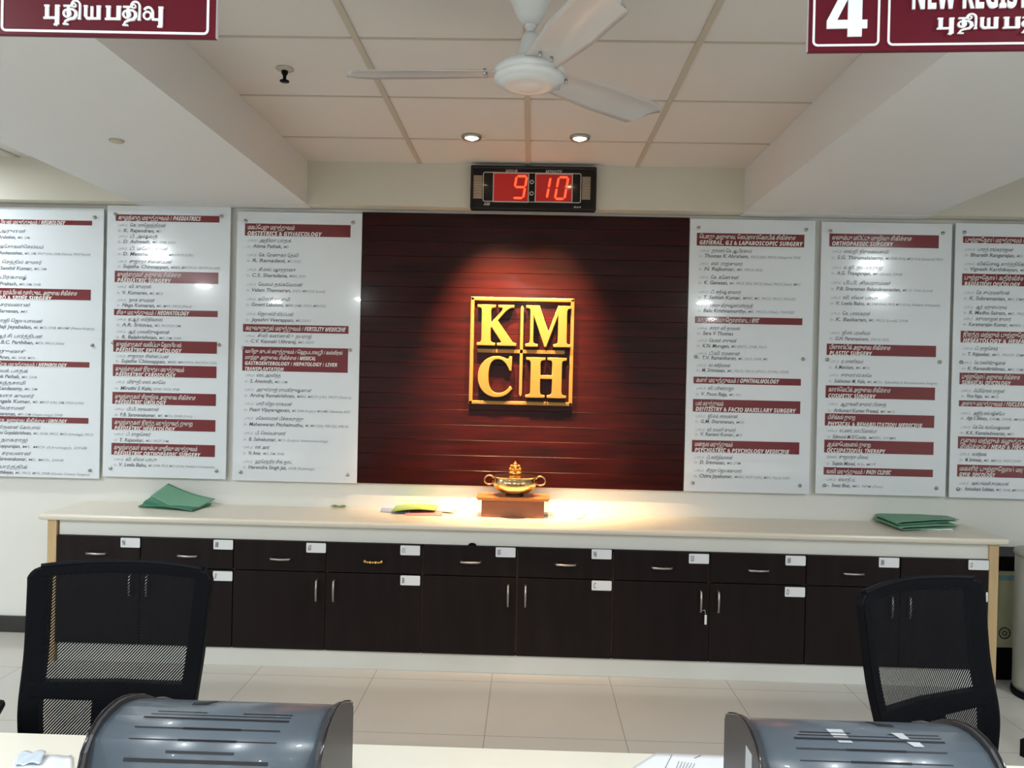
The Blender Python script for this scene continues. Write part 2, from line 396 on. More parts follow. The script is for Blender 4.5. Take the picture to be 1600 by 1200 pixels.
def handle(o_, x, z, vertical=False, half=0.055, m='chrome'):
    bm = bmesh.new()
    if vertical:
        pts = [(x, FY+0.001, z-half), (x, FY-0.022, z-half+0.006), (x, FY-0.026, z), (x, FY-0.022, z+half-0.006), (x, FY+0.001, z+half)]
    else:
        pts = [(x-half, FY+0.001, z), (x-half+0.006, FY-0.022, z), (x, FY-0.026, z-0.001), (x+half-0.006, FY-0.022, z), (x+half, FY+0.001, z)]
    tube(bm, pts, 0.0062, 10)
    return obj('handle', bm, m, o_)
for uidx in range(5):
    a, mid, b = xe[2*uidx], xe[2*uidx+1], xe[2*uidx+2]
    t = thing('cabinet', unit_lab[uidx], 'cabinet', ((a+b)/2, DC+0.24, 0.10), group='cabinets under the long counter')
    bm = B((a, a+0.016, FY+0.019, DW-0.03, 0.10, 0.69), (b-0.016, b, FY+0.019, DW-0.03, 0.10, 0.69), (a, b, DW-0.04, DW-0.03, 0.10, 0.69),
           (a, b, FY+0.019, DW-0.03, 0.10, 0.116), (a, b, FY+0.019, DW-0.03, 0.675, 0.69), (mid-0.008, mid+0.008, FY+0.019, DW-0.04, 0.1, 0.69))
    obj('body', bm, 'edge', t)
    for s, (p, q) in enumerate(((a, mid), (mid, b))):
        c = 2*uidx+s
        g = 0.0030
        dr = obj('drawer', B((p+g, q-g, FY, FY+0.018, ZSP+g, ZD1), bev=0.0012), 'door', t)
        do = obj('door', B((p+g, q-g, FY, FY+0.018, ZD0, ZSP-g), bev=0.0012), 'door', t)
        hp = UY(*dh_x[c], FY-0.02)
        if c == 3:
            bm = bmesh.new()
            for k in range(7):
                r = 0.008 if k % 2 == 0 else 0.006
                tt = bmesh.new(); bmesh.ops.create_uvsphere(tt, u_segments=12, v_segments=8, radius=r)
                for f_ in tt.faces: f_.smooth = True
                merge(bm, tt, Matrix.Translation((hp.x-0.045+k*0.015, FY-0.018-(0.004 if 0 < k < 6 else 0), hp.z+(0.004 if k in (0, 6) else 0))))
            tube(bm, [(hp.x-0.045, FY, hp.z), (hp.x-0.045, FY-0.02, hp.z)], 0.004, 8); tube(bm, [(hp.x+0.045, FY, hp.z), (hp.x+0.045, FY-0.02, hp.z)], 0.004, 8)
            tube(bm, [(hp.x-0.045, FY-0.02, hp.z), (hp.x+0.045, FY-0.02, hp.z)], 0.004, 8)
            obj('handle', bm, 'brass', dr, 'ornate brass bail handle')
        else: handle(dr, hp.x, hp.z)
        # vertical door handles beside the middle line of the pair
        hx = mid-0.047 if s == 0 else mid+0.047
        if s == 0 or True: handle(do, hx, 0.428, True, 0.058)
        def card(pxy, par, big, small, cut=None):
            cp = UY(pxy[0], pxy[1], FY)
            w2, h2 = 0.0535, 0.0262
            bm = bmesh.new(); poly = []
            for (cx, cz, a0) in ((w2-.005, h2-.005, 0), (-w2+.005, h2-.005, 90), (-w2+.005, -h2+.005, 180), (w2-.005, -h2+.005, 270)):
                for k in range(5): an = math.radians(a0+k*22.5); poly.append((cx+.005*math.cos(an), cz+.005*math.sin(an)))
            cx_ = min(cp.x, q-0.056); z_ = cp.z
            prism(bm, poly, lambda u, v, d: Vector((cx_+u, FY-d, z_+v)), 0.0, 0.002)
            obj('label_card', bm, 'card', par, 'white card stuck on the dark front')
            bm = bmesh.new()
            put_text(bm, big, Vector((cx_-0.044, FY-0.0028, z_-0.014)), X, Z, NY, height=0.028, width=0.018 if len(big) > 1 else 0.013, shear=0.1, offset=0.02)
            put_text(bm, 'CABLES FORMS', Vector((cx_-0.018, FY-0.0028, z_+0.003)), X, Z, NY, height=0.006, width=0.05) if small else None
            put_text(bm, 'REGISTERS', Vector((cx_-0.018, FY-0.0028, z_-0.010)), X, Z, NY, height=0.006, width=0.04) if small else None
            obj('card_lettering', bm, 'ink' if big not in ('0', 'I', '01') else 'faint', par)
        card(cards_x[c], dr, card_txt[c], False)
        if c in dcards_x: card(dcards_x[c], do, dcard_txt[c], False)
# key tag on a door handle
kt = UY(1103, 966, FY-0.02)
bm = bmesh.new(); hx7 = xe[7]-0.047
box(bm, kt.x-0.006, kt.x+0.006, FY-0.016, FY-0.012, kt.z-0.036, kt.z+0.016, bev=0.0015)
tube(bm, [(kt.x, FY-0.014, kt.z+0.012), (kt.x-0.008, FY-0.022, kt.z+0.045), (hx7+0.008, FY-0.024, 0.428-0.045)], 0.0012, 6)
tag(obj('key_tag', bm, 'paper'), 'small white key tag hanging from the door handle of the fourth cabinet', 'key tag')

# ================================================================== WOOD PANEL AND EMBLEM
pw0, pw1 = UY(562, 560, DW-0.02).x, UY(1072, 560, DW-0.02).x
pz1, pz0 = 2.575, UY(820, 761, DW-0.02).z
t = thing('wood_panel', 'dark red lacquered wall panel of horizontal planks behind the gilt emblem', 'wall panel', ((pw0+pw1)/2, DW-0.001, pz0))
bm = B((pw0, pw1, DW-0.012, DW-0.002, pz0, pz1))
obj('backing', bm, 'skirt', t)
bm = bmesh.new(); ph = 0.0905; z = pz0
offs = random.Random(3)
while z < pz1-0.01:
    z2 = min(z+ph, pz1)
    dd = offs.uniform(0, 0.0015)
    prism(bm, [(DW-0.012, z+0.0002), (DW-0.012, z2-0.0002), (DW-0.025-dd, z2-0.0004), (DW-0.026-dd, z2-0.0016), (DW-0.026-dd, z+0.0016), (DW-0.025-dd, z+0.0004)],
          lambda u, v, d: Vector((d, u, v)), pw0, pw1)
    z = z2
obj('planks', bm, 'rosewood', t)

PF = DW-0.028
e0 = UY(731, 635, PF-0.03); 
ex0, ex1 = UY(734, 550, PF-0.03).x, UY(896, 550, PF-0.03).x
ez1, ez0 = UY(815, 465, PF-0.03).z, UY(815, 633, PF-0.03).z
t = thing('emblem', 'square gilt wall emblem with the letters K M C H on the red planks', 'emblem', ((ex0+ex1)/2, PF, ez0))
def gp_(x, y): return UY(x, y, PF-0.03)
bw = 0.022
bm = bmesh.new()
def barprism(bm, x0, x1, z0, z1, y0=PF-0.032, y1=PF, bev=0.004): box(bm, x0, x1, y0, y1, z0, z1, bev=bev)
barprism(bm, ex0, ex0+bw, ez0, ez1); barprism(bm, ex1-bw, ex1, ez0, ez1); barprism(bm, ex0, ex1, ez1-bw, ez1); barprism(bm, ex0, ex1, ez0, ez0+bw)
obj('square_frame', bm, 'gold', t)
# crop coords (scale 5.4545 from 700,440)
def cp(cx, cy): return UY(700+cx/5.4545, 440+cy/5.4545, PF-0.03)
vt, vb = cp(638, 205), cp(612, 975); hl, hr = cp(252, 585), cp(998, 605)
vx = (vt.x+vb.x)/2; hz = (hl.z+hr.z)/2
bm = bmesh.new()
def lozenge(bm, a, b, w, vertical):
    if vertical: poly = [(vx-w, a), (vx-w, b), (vx, b+0.012), (vx+w, b), (vx+w, a), (vx, a-0.016)]
    else: poly = [(a, hz-w), (b, hz-w), (b+0.006, hz), (b, hz+w), (a, hz+w)]
    prism(bm, poly, lambda u, v, d: Vector((u, PF-d, v)), 0, 0.028)
lozenge(bm, vb.z+0.012, vt.z-0.01, 0.0085, True)
obj('upright_bar', bm, 'gold', t)
bm = bmesh.new(); lozenge(bm, hl.x, hr.x-0.006, 0.0105, False); obj('cross_bar', bm, 'gold', t)
for ch, (bx0, by0, bx1, by1) in {'\U0001D40A': (250, 200, 585, 548), '\U0001D40C': (662, 208, 1048, 560), '\U0001D402': (255, 635, 552, 985), '\U0001D407': (662, 648, 1008, 992)}.items():
    p0, p1 = cp(bx0, by1), cp(bx1, by0)
    ml = cp((bx0+bx1)/2, by1); mt = cp((bx0+bx1)/2, by0)
    bm = bmesh.new()
    wz = (mt.z-ml.z); lx = cp(bx0, (by0+by1)/2).x; rx = cp(bx1, (by0+by1)/2).x
    put_text(bm, ch, Vector((lx, PF, ml.z)), X, Z, NY, height=wz, width=rx-lx, extrude=0.075, res=6, bbox=True, bevel=0.012)
    obj('letter', bm, 'gold', t)

# ================================================================== NOTICE BOARDS
BY = DW-0.033      # front face of the boards
BZ1 = 2.52
ROWS = {}
exec('''
ROWS[0] = dict(px=(-32,163,158), top=324, bot=746, x0=-17, barx=(-17,144), A=(0,310,5.217), Arows=[
 ('H',168,206,[(190,530,"நரம்பியல் மருத்துவம் / NEUROLOGY")]),
 ('T',262,205,"வி. அருளன்"),('E',312,130,245,"V. Arulselvan,","MD, DM"),('T',388,350,"கே. அசோகன்செல்வம்"),('E',440,190,740,"K. Asokanselvan,","MD, DM, FRCP (UK), DNB (Neuro), FRCP (Lond)"),
 ('T',514,340,"எஸ். செந்தில் குமார்"),('E',565,270,385,"R. Senthil Kumar,","MD, DM"),('T',638,215,"வி. பிரகாஷ்"),('E',692,150,340,"B. Prakash,","MD, DM, DNB"),
 ('H',728,815,[(762,635,"மூளை நரம்பியல் தண்டுவட அறுவை சிகிச்சை"),(806,430,"NEURO & SPINE SURGERY")]),
 ('T',862,255,"கே. சரவணன்"),('E',914,165,240,"V. Sarvanan,","MS"),('T',992,355,"பாலாஜி ஜெயபாலன்"),('E',1042,275,785,"Balaji Jeyabalan,","MS, MCh, DNB, MNAMS (Neuro Surgery)"),
 ('T',1117,355,"ஜே.ஆர்.சி. பார்த்திபன்"),('E',1168,290,540,"J.K.B.C. Parthiban,","MCh, FRCS (Edin)")],
 B=(0,520,5.0), Brows=[('T',140,215,"அருண்"),('E',187,95,290,"M. Arun,","MS, DNB, MCh"),
 ('H',213,255,[(243,540,"சிறுநீரக மருத்துவம் / NEPHROLOGY")]),
 ('T',292,230,"விவேக் பாதக்"),('E',337,175,310,"Vivek Pathak,","MD, DNB"),('T',386,215,"கே. கந்தசாமி"),('E',430,200,315,"K. Kandasamy,","MD, DM"),
 ('T',486,285,"மங்களா குமார்"),('E',530,265,680,"Mangala Kumar,","MD, MRCP (UK), DM, FASN (USA)"),('T',582,215,"வி. சிவராமன்"),('E',628,150,515,"V. Sivaraman,","MD, DM (Nephrology), DNB"),
 ('H',648,692,[(680,548,"சிறுநீரக அறுவை சிகிச்சை / UROLOGY")]),
 ('T',732,335,"மதுசூதனன் கோபால்"),('E',775,275,760,"Madhu Gopalakrishnan,","MS, DNB, FRCS, MCh (Urology), FRCS"),('T',832,240,"என். நாகராஜ்"),('E',880,190,710,"N. Kuppurajan,","MS, MCh (Urology), DNB"),
 ('T',936,270,"பி.பி. சரவணன்"),('E',980,240,530,"P.B. Saravanakumar,","MS, MCh, DNB"),('T',1042,240,"வி. கார்த்திக்"),('E',1085,140,735,"V. Karthikeyan,","MS, FRCS, MCh, DNB (Genito Urinary Surgery)")])
ROWS[1] = dict(px=(168,361,160), top=322, bot=747, x0=184, barx=(181,343), A=(160,310,5.219), Arows=[
 ('H',130,183,[(155,800,"குழந்தை மருத்துவம் / PAEDIATRICS")]),
 ('T',215,520,"டாக்டர். கே. ராஜேந்திரன்"),('E',260,425,480,"K. Rajendran,","MD"),('T',306,450,"டாக்டர். டி. அஷ்வத்"),('E',350,395,600,"D. Ashwath,","MD, DNB, DCH"),
 ('T',406,540,"டாக்டர். டி. மனோகரன்"),('E',450,440,745,"D. Manoharan,","MBBS, MRCPCH (UK)"),('T',510,575,"டாக்டர். சுஜாதா சின்னப்பன்"),('E',552,550,970,"Sujatha Chinnappan,","MBBS, MRCPCH, FRCPCH (UK)"),
 ('H',590,683,[(618,645,"குழந்தைகள் அறுவை சிகிச்சை"),(666,565,"PAEDIATRIC SURGERY")]),
 ('T',715,410,"டாக்டர். வி. குமரன்"),('E',766,380,505,"V. Kumaran,","MS, MCh"),('T',825,440,"டாக்டர். நாக குமரன்"),('E',868,440,740,"Naga Kumaran,","MS, MCh, FRCS (Paed)"),
 ('H',902,952,[(928,720,"சிசு மருத்துவம் / NEONATOLOGY")]),
 ('T',982,505,"டாக்டர். ஏ.ஆர். ஸ்ரீநிவாஸ்"),('E',1028,425,655,"A.R. Srinivas,","MD, FRCPCH, DM"),('T',1083,565,"டாக்டர். ஆர். பாலகிருஷ்ணன்"),('E',1128,465,660,"R. Balakrishnan,","MD, DM, DNB")],
 B=(160,520,5.0), Brows=[
 ('H',55,148,[(88,630,"குழந்தைகள் வலிப்பு நோயியல்"),(133,635,"PAEDIATRIC EPILEPTOLOGY")]),
 ('T',178,540,"டாக்டர். சுஜாதா சின்னப்பன்"),('E',218,515,915,"Sujatha Chinnappan,","MBBS, MRCPCH, FRCPCH (UK)"),
 ('H',246,338,[(280,655,"குழந்தைகள் இருதய மருத்துவம்"),(325,592,"PAEDIATRIC CARDIOLOGY")]),
 ('T',380,515,"டாக்டர். மிருதி எஸ் காலே"),('E',430,410,625,"Miruthi S Kale,","DNB, DCH, FNB"),
 ('H',462,555,[(496,750,"குழந்தைகள் சிறுநீரக அறுவை சிகிச்சை"),(540,522,"PAEDIATRIC UROLOGY")]),
 ('T',592,470,"டாக்டர். பி.பி. சரவணன்"),('E',638,445,730,"P.B. Saravanakumar,","MS, MCh, DNB (Uro)"),
 ('H',664,756,[(698,730,"குழந்தைகள் இரத்த மருத்துவத் துறை"),(744,595,"PAEDIATRIC HEMATOLOGY")]),
 ('T',788,410,"டாக்டர். டி. ராஜசேகர்"),('E',835,355,550,"T. Rajasekar,","MD, FRCP, DM"),
 ('H',860,952,[(894,770,"குழந்தைகள் எலும்பு முறிவு மருத்துவம்"),(940,797,"PAEDIATRIC ORTHOPAEDIC SURGERY")]),
 ('T',985,460,"டாக்டர். வி. லீலா பாபு"),('E',1028,380,915,"V. Leela Babu,","MS, DNB, FRCS, MCh (Orth), Paediatric Orthopaedics")])
ROWS[2] = dict(px=(370,565,364), top=332, bot=753, x0=386, barx=(383,548), A=(350,320,5.4545), Arows=[
 ('H',158,262,[(190,595,"மகப்பேறு மருத்துவம்"),(242,830,"OBSTETRICS & GYNAECOLOGY")]),
 ('T',300,575,"டாக்டர். அதிமா பாதக்"),('E',350,495,555,"Atima Pathak,","MD"),('T',424,640,"டாக்டர். கே. ரேணுகா தேவி"),('E',472,530,660,"R. Ramadevi,","MD, DGO"),
 ('T',548,620,"டாக்டர். சி.எஸ். ஷாரதானா"),('E',598,550,705,"C.S. Sharadana,","MBBS, DGO"),('T',674,680,"டாக்டர். வேலம் தங்கவேலன்"),('E',724,580,870,"Velam Thannairan,","DGO, MRCOG (Lond)"),
 ('T',800,575,"டாக்டர். கௌரி லட்சுமி"),('E',848,520,880,"Gowri Lakshmi,","MBBS (AM), DGO, MRCOG"),('T',926,610,"டாக்டர். ஜெயஸ்ரீ வீரப்பன்"),('E',976,610,755,"Jayashri Veerappan,","MD, DGO"),
 ('H',1016,1082,[(1048,1050,"கருவுறுதல் மருத்துவம் / FERTILITY MEDICINE")]),
 ('T',1112,765,"டாக்டர். சி.வி. கண்ணகி உதயராஜ்"),('E',1160,635,790,"C.V. Kannaki Uthraraj,","MD, DGO")],
 B=(350,520,5.0), Brows=[
 ('H',106,296,[(142,940,"வயிறு குடல் மருத்துவம் / ஹெபடாலஜி / கல்லீரல்"),(190,730,"மாற்று அறுவை சிகிச்சை / MEDICAL"),(236,900,"GASTROENTEROLOGY / HEPATOLOGY / LIVER"),(280,485,"TRANSPLANTATION")]),
 ('T',328,465,"டாக்டர். எஸ். அரவிந்த்"),('E',376,405,520,"S. Aravindh,","MD, DM"),('T',440,710,"டாக்டர். அருள்ராஜ் ராமகிருஷ்ணன்"),('E',486,580,1020,"Arulraj Ramakrishnan,","MBBS, MRCP (UK), FRCP (Gastro)"),
 ('T',550,560,"டாக்டர். பாரி விஜயராகவன்"),('E',598,545,1015,"Paari Vijayaragavan,","MS, DNB (Surgery) MNAMS, Fellowship ASTS"),('T',664,650,"டாக்டர். மகேஸ்வரன் பிச்சைமுத்து"),('E',712,650,1005,"Maheswaran Pitchaimuthu,","MS, MRCS(Ed), FEBS (Ed), HPB-UK"),
 ('T',780,515,"டாக்டர். பி. செல்வகுமார்"),('E',830,440,845,"B. Selvakumar,","MCh (Surgical Gastroenterology)"),('T',890,390,"டாக்டர். என். அமர்"),('E',938,325,505,"N. Amar,","MD, DM, DNB"),
 ('T',1002,568,"டாக்டர். ஹரேந்திர சிங் ஜாட்"),('E',1048,525,745,"Harendra Singh Jat,","DNB (Radiology)")])
ROWS[3] = dict(px=(1077,1273,1070), top=343, bot=770, x0=1092, barx=(1089,1257), A=(1060,330,5.217), Arows=[
 ('H',177,280,[(205,950,"பொது அறுவை, லேப்ராஸ்கோபிக் சிகிச்சை"),(254,1010,"GENERAL, G.I & LAPAROSCOPIC SURGERY")]),
 ('T',318,600,"டாக்டர். தாமஸ் கே ஆபிரகாம்"),('E',362,575,1000,"Thomas K Abraham,","FRCS (Ed), FRCS (Glasgow), FIAS"),('T',424,530,"டாக்டர். என். ராஜ்குமார்"),('E',468,465,690,"N. Rajkumar,","MS, FRCS (Ed)"),
 ('T',535,500,"டாக்டர். கே. கணேசன்"),('E',580,410,1010,"K. Ganesan,","MS, FRCS (Ed), FRCS (Glas), FRCS (Gen), MRC"),('T',655,520,"டாக்டர். டி. சதீஷ் குமார்"),('E',700,520,970,"T. Sathish Kumar,","MBBS, MS, FRCS, FRCS, FIAGES"),
 ('T',765,620,"டாக்டர். பாலு கிருஷ்ணமூர்த்தி"),('E',808,565,960,"Balu Krishnamurthy,","MS, FRCS (Glas), FIAGES"),
 ('H',857,912,[(884,670,"காது மூக்கு தொண்டை / ENT")]),
 ('T',950,520,"டாக்டர். சாரா வி தாமஸ்"),('E',993,465,470,"Sara V Thomas",""),('T',1050,495,"டாக்டர். கே.என். முருகன்"),('E',1095,435,740,"K.N. Murugan,","MS (ENT), DNB, DLO"),
 ('T',1155,525,"டாக்டர். டி.வி. ரமணன்")],
 B=(1060,540,5.0), Brows=[('E',93,475,720,"T.V. Ramaniharan,","MS, DLO, DNB, MS"),('T',150,430,"டாக்டர். எம். ஸ்ரீநிவாசன்"),('E',190,390,885,"M. Srinivasan,","MS, FRCS, FRCS (ENT), DORL, DNB"),
 ('H',243,296,[(268,810,"கண் மருத்துவம் / OPHTHALMOLOGY")]),
 ('T',330,465,"டாக்டர். வி. பூன்ராஜா"),('E',376,410,520,"V. Poon Raja,","MS, DO"),
 ('H',418,516,[(450,375,"பல் மருத்துவம்"),(494,945,"DENTISTRY & FACIO MAXILLARY SURGERY")]),
 ('T',548,498,"டாக்டர். ஜி.எம். சரவணன்"),('E',590,470,548,"G.M. Sharavanan,","MDS"),('T',654,485,"டாக்டர். வி. ரமணி குமார்"),('E',690,470,535,"V. Ramani Kumar,","MDS"),
 ('H',738,832,[(768,455,"மனநல மருத்துவம்"),(815,900,"PSYCHIATRIC & PSYCHOLOGY MEDICINE")]),
 ('T',870,465,"டாக்டர். டி. ஸ்ரீநிவாசன்"),('E',910,405,528,"D. Srinivasan,","MD, DPM"),('T',972,540,"டாக்டர். சித்ரா ஜெயக்குமார்"),('E',1016,465,915,"Chitra Jayakumar,","MBBS, DCP (UK), MRC Psych (UK)")])
ROWS[4] = dict(px=(1282,1486,1276), top=348, bot=774, x0=1299, barx=(1296,1467), A=(1270,330,5.217), Arows=[
 ('H',182,287,[(214,800,"எலும்பு மூட்டு முறிவு சிகிச்சை"),(263,650,"ORTHOPAEDIC SURGERY")]),
 ('T',325,620,"டாக்டர். எஸ்.ஜி. திருமலைசாமி"),('E',375,580,1065,"S.G. Thirumalaisamy,","MS, DNB (Orth), MCh Orth (Liverpool), FRCS"),('T',455,575,"டாக்டர். ஏ.ஜி. தியாகராஜ்"),('E',503,480,735,"A.G. Thiyagarajan,","MS (Orth), DNB"),
 ('T',580,645,"டாக்டர். பி.பி. சிவராமன்"),('E',630,725,985,"P.B. Sivaraman Balasubramanian,","MS, D. Orth (Lond)"),('T',700,540,"டாக்டர். வி. லீலா பாபு"),('E',748,435,1055,"V. Leela Babu,","MS, DNB (Orth), FRCS, MCh (Orth), Paediatric Orthopaedics"),
 ('T',830,485,"டாக்டர். கே. பாஸ்கரன்"),('E',880,455,790,"K. Baskaran,","MS, FRCS (Lond), DNB"),('T',988,485,"டாக்டர். ஜி.எச். பரமசிவம்"),('E',1036,475,640,"G.H. Paramasivam,","FRCS (Ed)"),
 ('H',1080,1172,[(1106,650,"பிளாஸ்டிக் அறுவை சிகிச்சை"),(1156,500,"PLASTIC SURGERY")])],
 B=(1270,540,4.8), Brows=[('T',115,400,"டாக்டர். ஏ. மாணிக்கம்"),('E',160,330,450,"A. Manickam,","MS, MCh"),('T',218,465,"டாக்டர். சுகுமார் எம் காலே"),('E',264,420,960,"Sukhumar M. Kale,","MS, MChir, Fellowship in Reconstructive Surgery"),
 ('H',298,392,[(328,605,"காஸ்மெடிக் அறுவை சிகிச்சை"),(376,495,"COSMETIC SURGERY")]),
 ('T',435,580,"டாக்டர். ஆறுகனி குமார் பிரசாத்"),('E',484,525,645,"Arikunari Kumar Prasad,","MS, MCh"),
 ('H',508,600,[(535,345,"பிசிக்கல் துறை"),(586,850,"PHYSICAL & REHABILITATION MEDICINE")]),
 ('T',635,515,"டாக்டர். எட்மண்ட் எம் டிகோஸ்டா"),('E',682,440,660,"Edmund M D'Couto,","MBBS, DPMR"),
 ('H',706,802,[(738,465,"ஆக்குபேஷனல் துறை"),(785,578,"OCCUPATIONAL THERAPY")]),
 ('T',832,455,"செல்வி. சுஜாதா மிசல்"),('E',882,360,515,"Sujata Missal,","B.Sc, MOT"),
 ('H',912,968,[(942,625,"வலி மருத்துவம் / PAIN CLINIC")]),
 ('T',1002,365,"டாக்டர். ஸ்வாதி பட்"),('E',1047,325,570,"Swati Bhat,","MD, FIPM (Pain)")])
ROWS[5] = dict(px=(1492,1694,1484), top=350, bot=780, x0=1507, barx=(1505,1678), A=(1470,330,5.217), Arows=[
 ('H',204,258,[(232,1040,"புற்றுநோய் மருத்துவம் / MEDICAL ONCOLOGY")]),
 ('T',308,595,"டாக்டர். பாரத் ரங்கராஜன்"),('E',355,605,900,"Bharath Rangarajan,","MD, DM (Onco), DNB"),('T',425,760,"டாக்டர். விக்னேஷ் கார்த்திகேயன்"),('E',470,635,850,"Vignesh Karthikeyan,","MD, DM, DNB"),
 ('H',508,604,[(540,900,"புற்றுநோய் கதிர்வீச்சு சிகிச்சை"),(592,650,"RADIATION ONCOLOGY")]),
 ('T',660,575,"டாக்டர். கே. சுப்ரமணியன்"),('E',708,540,800,"K. Subramanian,","MD, DMRT, DNB"),('T',778,550,"டாக்டர். ஆர். மதுசாய்ராம்"),('E',825,545,800,"R. Madhu Sairam,","MD, FRCR (UK)"),
 ('T',873,590,"டாக்டர். கருமராஜன் குமார்"),('E',920,560,800,"Karamarajan Kumar,","MBBS, DMRT"),
 ('H',975,1070,[(1003,1000,"இரத்த மற்றும் புற்றுநோய் மருத்துவம்"),(1054,1030,"HEMATOLOGY & HEMATO ONCOLOGY")]),
 ('T',1115,490,"டாக்டர். டி. ராஜசேகர்"),('E',1163,425,700,"T. Rajasekar,","MD, FRCP, DM")],
 B=(1470,540,4.615), Brows=[('T',120,490,"டாக்டர். கே. ரமணிகிருஷ்ணன்"),('E',163,490,700,"K. Ramanikrishnan,","MD, DM, DNB"),
 ('H',195,280,[(222,590,"புற்றுநோய் அறுவை சிகிச்சை"),(266,525,"SURGICAL ONCOLOGY")]),
 ('T',323,490,"டாக்டர். ஃபிரோஸ் ராஜன்"),('E',362,330,445,"Firoz Rajan,","MS, MCh"),
 ('H',395,438,[(416,790,"அணு மருத்துவம் / NUCLEAR MEDICINE")]),
 ('T',485,495,"டாக்டர். அஜித் எஸ் ஷின்டோ"),('E',522,370,800,"Ajit S Shinto,","DRM, DNB, MNAMS, FANMB"),('T',585,535,"டாக்டர். கே.கே. கமலேஷ்வரன்"),('E',628,500,560,"K.K. Kamaleshwaran,","MD"),
 ('H',655,742,[(682,900,"தலை மற்றும் கழுத்து புற்றுநோய்"),(725,880,"சிகிச்சை / HEAD & NECK ONCOLOGY")]),
 ('T',780,370,"டாக்டர். எம். ஸ்ரீநிவாசன்"),('E',822,335,620,"M. Srinivasan,","MS, MRCS, FRCS (UK)"),
 ('H',858,945,[(886,800,"மகளிர் புற்றுநோய் மருத்துவம்"),(930,430,"GYNE. ONCOLOGY")]),
 ('T',990,535,"டாக்டர். அன்புக்கனி சுப்பையன்"),('E',1032,430,650,"Anbukkani Subbian,","MD, DNB, MRCOG")])
''')
board_lab = ['white directory board headed NEUROLOGY, leftmost on the wall and cut by the picture edge',
             'white directory board headed PAEDIATRICS, second from the left on the wall',
             'white directory board headed OBSTETRICS & GYNAECOLOGY, just left of the dark wood panel',
             'white directory board headed GENERAL, G.I & LAPAROSCOPIC SURGERY, just right of the dark wood panel',
             'white directory board headed ORTHOPAEDIC SURGERY, between the two other boards on the right',
             'white directory board listing RADIATION ONCOLOGY and GYNE. ONCOLOGY, cut by the right picture edge']
def is_tamil(s): return any('\u0b80' <= c <= '\u0bff' for c in s)
def heading(s):
    # latin capitals in slanted heavy sans, the rest reordered for the page
    return tam(bold(s))
